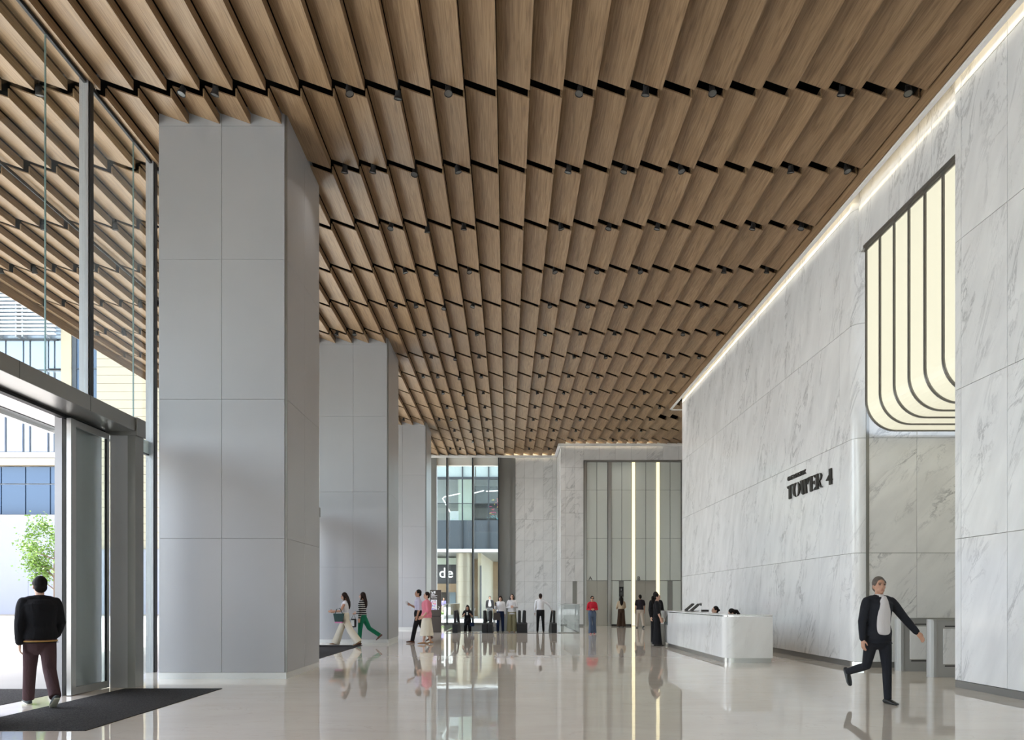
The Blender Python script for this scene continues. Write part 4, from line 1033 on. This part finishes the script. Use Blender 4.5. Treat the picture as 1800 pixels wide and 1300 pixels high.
    for S,E,Wr,d,sx in arm:
        S,E,Wr=B(S),B(E),B(Wr); le=.6*loose; S=S+(Vector((0,0,-.012))-Vector((sx*.012,0,0)))*s
        if sleeve=='long': m.tube([S,S.lerp(E,.25),S.lerp(E,.6),E,E.lerp(Wr,.5),E.lerp(Wr,.96)],[(.060+le*.5)*s,(.060+le)*s,(.054+le)*s,(.048+le)*s,(.044+le)*s,(.036+le)*s],12)
        elif sleeve=='half': m.tube([S,S.lerp(E,.25),S.lerp(E,.6),E,E.lerp(Wr,.15)],[(.060+le*.5)*s,(.060+le)*s,(.056+le)*s,(.051+le)*s,(.048+le)*s],12)
        elif sleeve=='short': m.tube([S,S.lerp(E,.25),S.lerp(E,.66)],[(.060+le*.5)*s,(.061+le)*s,(.059+le)*s],12)
    tp=rmesh(m,'jacket' if open_shirt else 'top',C[top],R,max(vox,.011),3)
    if open_shirt:
        m=MB(); m.tube([B((0,.078+ex,z)) for z in (hem+.16,1.1,1.25,1.38,1.43)],[(.100*s,.050*s),(.100*s,.045*s),(.095*s,.050*s),(.060*s,.034*s),(.035*s,.022*s)],14)
        m.tube([B((0,-.002,1.40)),B((0,.0,1.475))],[.070*s,.060*s],12,round_ends=False); rmesh(m,'shirt_front',C[open_shirt],R,.010)
    # --- shoes
    for H,K,A,fp in leg:
        A=T(A); f=Vector((0,math.cos(fp),math.sin(fp))); n_=Vector((0,-math.sin(fp),math.cos(fp)))
        m=MB(); low=shoe in('tan',)
        m.tube([A-f*.055*s-n_*.045*s,A+f*.0*s-n_*.038*s,A+f*.07*s-n_*.046*s,A+f*.14*s-n_*.056*s,A+f*.185*s-n_*.060*s],[(.036*s,.034*s),(.042*s,.042*s if not low else .034*s),(.044*s,.034*s),(.046*s,.022*s),(.034*s,.016*s)],12)
        sh_=rmesh(m,'shoe',C[shoe],R,.009)
        if sole:
            q=MB(); q.tube([A-f*.07*s-n_*.070*s,A+f*.06*s-n_*.070*s,A+f*.15*s-n_*.070*s,A+f*.20*s-n_*.066*s],[(.036*s,.012*s),(.040*s,.011*s),(.046*s,.011*s),(.03*s,.010*s)],12); q.build('sole',C[sole],sh_)
    # --- hair
    m=MB(); m.ell(Hd((0,-.022,1.622)),(.086*hs,.096*hs,.102*hs),RH)
    m.ell(Hd((0,-.045,1.565)),(.078*hs,.066*hs,.075*hs),RH)
    for sx in (-1,1): m.ell(Hd((sx*.066,.012,1.622)),(.018*hs,.035*hs,.04*hs),RH)
    if style=='long':
        m.tube([Hd((0,-.05,1.62)),Hd((0,-.085,1.52)),B((0,-.125,1.40)),B((0,-.135,1.28)),B((0,-.125,1.19))],[(.085*s,.06*s),(.092*s,.05*s),(.10*s,.035*s),(.085*s,.028*s),(.04*s,.015*s)],14)
        for sx in (-1,1): m.tube([Hd((sx*.075,.005,1.62)),Hd((sx*.086,.0,1.54)),B((sx*.09,.02,1.44)),B((sx*.085,.06,1.33))],[.022*s,.026*s,.026*s,.014*s],8)
    elif style=='bob':
        for sx in (-1,1): m.tube([Hd((sx*.07,.0,1.64)),Hd((sx*.085,-.005,1.56)),Hd((sx*.08,.0,1.45))],[.025*s,.03*s,.022*s],8)
        m.tube([Hd((0,-.06,1.6)),Hd((0,-.08,1.44))],[(.08*s,.045*s),(.075*s,.03*s)],12)
    elif style=='bun': m.ell(Hd((0,-.125,1.585)),(.036*hs,.034*hs,.036*hs),RH); m.tube([Hd((0,-.09,1.59)),Hd((0,-.12,1.585))],[.03*s,.025*s],8)
    elif style=='pony': m.tube([Hd((0,-.10,1.62)),Hd((0,-.145,1.58)),Hd((0,-.15,1.46)),Hd((0,-.12,1.36))],[.03*s,.045*s,.042*s,.018*s],10)
    rmesh(m,'hair',C[hair],m2,.009,2)
    Mw=Matrix.Translation(Vector(loc))@Matrix.Rotation(yaw,4,'Z')
    return {'root':R,'hands':[Mw@(B(a[2])+ (B(a[2])-B(a[1])).normalized()*.1*s) for a in arm],'head':Mw@Hd((0,0,1.59)),'Hd':Hd,'B':B,'T':T,'s':s,'M':Mw,'RH':RH,'body':m2}
def on_floor(px,py): 
    Y=F*CAMZ/(py-CY); return ((px-CX)*Y/F,Y,0)

# the two men in the foreground
pA=person('man in black jacket and plum trousers walking out of the left door',(-6.42,10.15,.004),(-.70,.71),1.80,legs=((-20,22,-1),(24,8,-2)),feet=(-30,6),arms=((2,9,46,4),(-8,7,14,4)),
   top='black',hem=.85,loose=.026,bottom='plum',fit='straight',shoe='sneaker',sole='sole',style='short',skin='skin2',hyaw=4,vox=.007,heavy=.10)
B_=pA['B']; s_=pA['s']; q=MB(); q.tube([B_((0,0,.866)),B_((0,0,.884))],[(.206*s_,.170*s_)]*2,24,round_ends=False); q.build('hem_trim',C['trim'],pA['root'])
pB=person('man in dark suit and pale shirt striding beside the turnstiles',(5.24,10.45,0),(.16,-.98),1.76,legs=((-16,58,1),(6,4,1)),feet=(-62,0),arms=((-4,7,12,0),(16,30,16,-14)),hyaw=-12,
   top='charcoal',hem=.80,loose=.014,bottom='charcoal',fit='slim',shoe='leather',style='short',hair='hairg',skin='skin',open_shirt='greytop',vox=.007,lean=2)
# walkers by the second column
x,y,_=on_floor(607,1134.6)
pC=person('woman in white top and wide cream trousers walking left, phone in hand',(x,y,.008),(-1,-.05),1.72,legs=((24,4,1),(-24,10,1)),feet=(4,-24),arms=((22,8,62,-2),(22,8,66,4)),top='white',sleeve='none',hem=1.0,bottom='cream',fit='wide',shoe='tan',style='long',hair='hairb',skin='skin',female=True,nod=16)
x,y,_=on_floor(637,1132.5)
pD=person('woman in striped knit and emerald green trousers walking left',(x,y,0),(-1,.18),1.70,legs=((-28,30,1),(6,2,1)),feet=(-38,0),arms=((10,8,62,0),(-4,8,12,0)),top='stripe',sleeve='long',hem=.97,loose=.012,bottom='green',fit='straight',shoe='brownl',style='long',hair='hairb',skin='skin2',female=True)
x,y,_=on_floor(735,1129)
pE=person('man in lilac shirt and dark trousers carrying a cup, beside the woman in pink',(x,y,0),(-.96,-.28),1.82,legs=((-20,20,1),(16,4,1)),feet=(-24,4),arms=((0,8,118,8),(0,8,16,0)),top='lilac',sleeve='half',hem=1.0,bottom='black',fit='straight',shoe='brownl',style='short',skin='skin')
x,y,_=on_floor(750,1132)
pF=person('woman in pink shirt and long cream skirt walking left',(x,y,0),(-.93,-.36),1.70,legs=((-8,6,1),(10,2,1)),feet=(-8,2),arms=((0,8,36,8),(-2,8,44,10)),top='pink',sleeve='half',hem=.86,loose=.045,bottom='cream',fit='skirt',shoe='tan',style='short',hair='hairb',skin='skin2',female=True)
# people at the escalators
def at(px,Y,z=0): return ((px-CX)*Y/F,Y,z)
pG=person('woman in black reading her phone on the left escalator',at(822,35.0,-.40),(0,-1),1.62,arms=((22,14,92,20),(22,14,92,20)),top='black',sleeve='short',hem=.92,loose=.01,bottom='black',fit='straight',style='long',skin='skin',female=True,nod=28)
pH=person('woman in white sweater and navy jeans with a dark tote bag',at(879.5,33.8),(0,-1),1.64,arms=((12,10,112,4),(0,8,6,0)),top='white',sleeve='long',hem=.98,loose=.012,bottom='navy',fit='straight',shoe='sneaker',style='bob',hair='hairb',skin='skin2',female=True,nod=22)
pI=person('woman in white blouse and olive trousers with folded arms',at(900,33.9),(0,-1),1.72,arms=((10,12,84,46),(10,12,92,46)),top='white',sleeve='long',hem=.80,loose=.02,bottom='khaki',fit='wide',shoe='tan',style='long',hair='hair',skin='skin2',female=True,hyaw=-6,nod=-8)
pJ=person('man in white shirt seen from behind, hand on the escalator handrail',at(950,33.7),(0.05,1),1.74,legs=((2,0,4),(0,0,4)),arms=((12,44,18,-10),(0,8,6,0)),top='white',sleeve='long',hem=.99,bottom='black',fit='slim',style='short',hair='hairb',skin='skin')
x,y,_=on_floor(1041,1114)
pK=person('woman in red top and blue jeans walking towards the camera',(x,y,0),(-.04,-1),1.62,legs=((8,2,-1),(-8,8,1)),feet=(2,-6),arms=((4,12,88,52),(0,12,92,46)),top='red',sleeve='long',hem=1.0,bottom='denim',fit='flare',shoe='pinkshoe',style='short',hair='hair',skin='skin',female=True,hyaw=6)
Hd=pK['Hd']; q=MB(); 
for sx in (-1,1): q.ell(Hd((sx*.034,.094,1.597)),(.027,.008,.018),pK['RH'],10,6)
q.tube([Hd((-.075,.06,1.60)),Hd((-.03,.10,1.60)),Hd((.03,.10,1.60)),Hd((.075,.06,1.60))],[.004]*4,6); q.build('sunglasses',C['leather'],pK['root'])
pL=person('woman in beige knit and brown trousers waiting at the lifts, seen from behind',at(1092,40.4),(0,1),1.66,arms=((10,12,60,10),(10,12,60,10)),top='beige',sleeve='long',hem=1.0,loose=.02,bottom='brown',fit='wide',style='long',hair='hair',skin='skin2',female=True)
pM=person('man in dark shirt and sand trousers walking to lift B, seen from behind',at(1125,39.3),(-.1,1),1.74,legs=((-12,12,2),(10,2,2)),feet=(-14,2),arms=((2,9,12,0),(-4,9,12,0)),top='dark',sleeve='short',hem=.93,loose=.018,bottom='sand',fit='straight',shoe='white' if False else 'sneaker',style='short',skin='skin')
# staff at the desk
x,y,_=on_floor(1155,1134.5)
pN=person('woman in black uniform with long dark hair standing at the desk end',(x,y,0),(.86,-.18),1.66,legs=((2,0,3),(-2,0,3)),arms=((6,8,14,0),(0,8,30,10)),top='black',sleeve='half',hem=.95,loose=.01,bottom='black',fit='wide',shoe='leather',style='pony',hair='hair',skin='skin2',female=True,hyaw=-6)
pO=person('colleague in black standing behind the woman at the desk end',at(1153,24.9),(.35,-.95),1.72,arms=((4,9,16,0),(4,9,60,20)),top='black',sleeve='long',hem=.93,loose=.01,bottom='black',fit='straight',style='short',skin='skin2')
pP=person('receptionist with hair in a bun seated behind the desk',(6.15,21.9,0),(-1,-.1),1.64,legs=((85,80,4),(85,80,4)),seated=True,arms=((20,8,60,10),(20,8,60,10)),top='grey',sleeve='long',bottom='black',fit='straight',style='bun',hair='hair',skin='skin2',female=True)
pQ=person('receptionist bowing her head low behind the desk corner',(5.97,19.5,0),(-1,.15),1.60,legs=((85,80,4),(85,80,4)),seated=True,arms=((20,8,60,10),(20,8,60,10)),top='grey',sleeve='long',bottom='black',fit='straight',style='pony',hair='hair',skin='skin2',female=True,nod=30)
for i,(px_,py_) in enumerate(((6.2,21.9),(6.02,19.5))):
    ch=empty('office_chair',(px_,py_,0),PI/2); tag(ch,('office chair of the receptionist with the bun','office chair of the receptionist bowing her head')[i],'chair','chairs behind the reception desk')
    MB().bbox(-.23,.23,-.22,.22,.40,.46,b=.02).build('seat',C['leather'],ch); MB().bbox(-.20,.20,-.27,-.23,.50,.80,b=.015).build('backrest',C['leather'],ch); MB().lathe([(.03,.06),(.03,.40)],n=10).build('post',M['steel'],ch)
    for k in range(5):
        a=k*2*PI/5; MB().tube([(0,0,.07),(math.cos(a)*.28,math.sin(a)*.28,.03)],[.02,.015],6).build('leg',M['steel'],ch)
# passers-by outside the far glazing
pR=person('passer-by in lavender top outside behind the planters',at(780,57,-.012),(0,-1),1.68,top='blueprint',sleeve='short',bottom='sand',style='bob',hair='hair',female=True,vox=.013)
pS=person('man in open dark jacket standing outside behind the far glazing',at(861,50,-.012),(0,-1),1.74,top='dark',open_shirt='white',loose=.02,bottom='charcoal',style='short',vox=.013)

# ------------------------------------------------------------------ things carried
def thing_at(name,label,cat,loc,rz=0): r=empty(name,loc,rz); tag(r,label,cat); return r
ph=pC['hands'][0]
t=thing_at('phone','dark phone held by the woman in cream trousers','phone',(ph.x-.06,ph.y,ph.z+.0)); MB().bbox(-.075,.075,-.035,.035,0,.010,b=.003).build('case',C['leather'],t); MB().box(-.068,.068,-.03,.03,.010,.0115).build('display',M['screen'],t)
c=pC['M']@pC['T']((.26,.10,.86)); c2=pC['M']@pC['T']((-.245,.16,.90))
bg=thing_at('handbag','dark green bucket bag on the arm of the woman in cream trousers','bag',(c2.x,c2.y,c2.z-.02),0)
M['bag_green']=plain('dark_green_leather',(.012,.045,.038),.5); M['bag_pink']=plain('pink_leather',(.55,.16,.32),.5); M['tote']=plain('taupe_leather',(.045,.037,.036),.5)
MB().prism([(-.12,-.09),(.12,-.09),(.17,.17),(-.17,.17)],'y',-.05,.05).build('body',M['bag_green'],bg); MB().prism([(-.115,-.13),(.115,-.13),(.12,-.09),(-.12,-.09)],'y',-.05,.05).build('base',M['bag_pink'],bg)
MB().tube([(-.12,0,.16),(-.07,0,.30),(.03,0,.34),(.12,0,.16)],[.012]*4,8).build('handle',M['bag_green'],bg)
hd=pD['hands'][0]
bg=thing_at('handbag','small black and white bag hanging from the woman in stripes','bag',(hd.x-.02,hd.y,.70)); MB().bbox(-.09,.09,-.04,.04,-.14,.14,b=.02).build('body',C['leather'],bg); MB().box(-.08,.03,-.043,-.04,-.10,.10).build('white_patch',M['print_white'],bg); MB().tube([(-.07,0,.13),(0,0,hd.z-.70),(.07,0,.13)],[.008]*3,6).build('strap',C['leather'],bg)
hd=pE['hands'][0]
cu=thing_at('paper_cup','white paper cup held by the man in the lilac shirt','cup',(hd.x-.03,hd.y-.02,hd.z-.05)); MB().lathe([(.030,0),(.042,.11)],n=14).build('cup',M['white'],cu); MB().lathe([(.045,.11),(.045,.122),(.036,.13)],n=14).build('lid',M['plinth'],cu)
hd=(pG['hands'][0]+pG['hands'][1])*.5
t=thing_at('phone','phone held by the woman in black on the escalator','phone',(hd.x,hd.y-.03,hd.z)); MB().bbox(-.037,.037,-.005,.005,-.05,.09,b=.002).build('case',M['plinth'],t); MB().box(-.032,.032,.005,.0065,-.045,.085).build('display',M['screen'],t)
bg=thing_at('shoulder_bag','small blue bag at the hip of the woman on the left escalator','bag',at(830,34.95,.32)); MB().bbox(-.10,.10,-.05,.05,-.09,.09,b=.02).build('body',C['navy'],bg); MB().tube([(.0,0,.08),(-.03,.0,.45)],[.008]*2,6).build('strap',C['navy'],bg)
hd=pH['hands'][1]
hr=pH['hands'][0]
t=thing_at('phone','phone held up by the woman in the white sweater','phone',(hr.x,hr.y-.03,hr.z)); MB().bbox(-.037,.037,-.005,.005,-.06,.09,b=.002).build('case',C['leather'],t); MB().box(-.032,.032,.005,.0065,-.05,.085).build('display',M['screen'],t)
bt=at(873.5,33.55,.72); bg=thing_at('tote_bag','large taupe tote bag on the arm of the woman in navy jeans','bag',bt); MB().prism([(-.18,-.16),(.17,-.16),(.14,.17),(-.14,.17)],'y',-.07,.07).build('body',M['tote'],bg)
for dy in (-.05,.05): MB().tube([(-.08,dy,.16),(-.04,dy,.34),(.06,dy,.34),(.08,dy,.16)],[.010]*4,6).build('handle',M['tote'],bg)
sb_=at(868.5,34.0,.45); bg=thing_at('shopping_bag','white paper shopping bag beside the tote bag','bag',sb_); MB().prism([(-.06,-.20),(.06,-.22),(.08,.22),(-.04,.24)],'y',-.05,.05).build('body',M['white'],bg); MB().tube([(-.03,0,.22),(.05,0,.50),(.07,0,.21)],[.006]*3,6).build('handle',M['white'],bg)
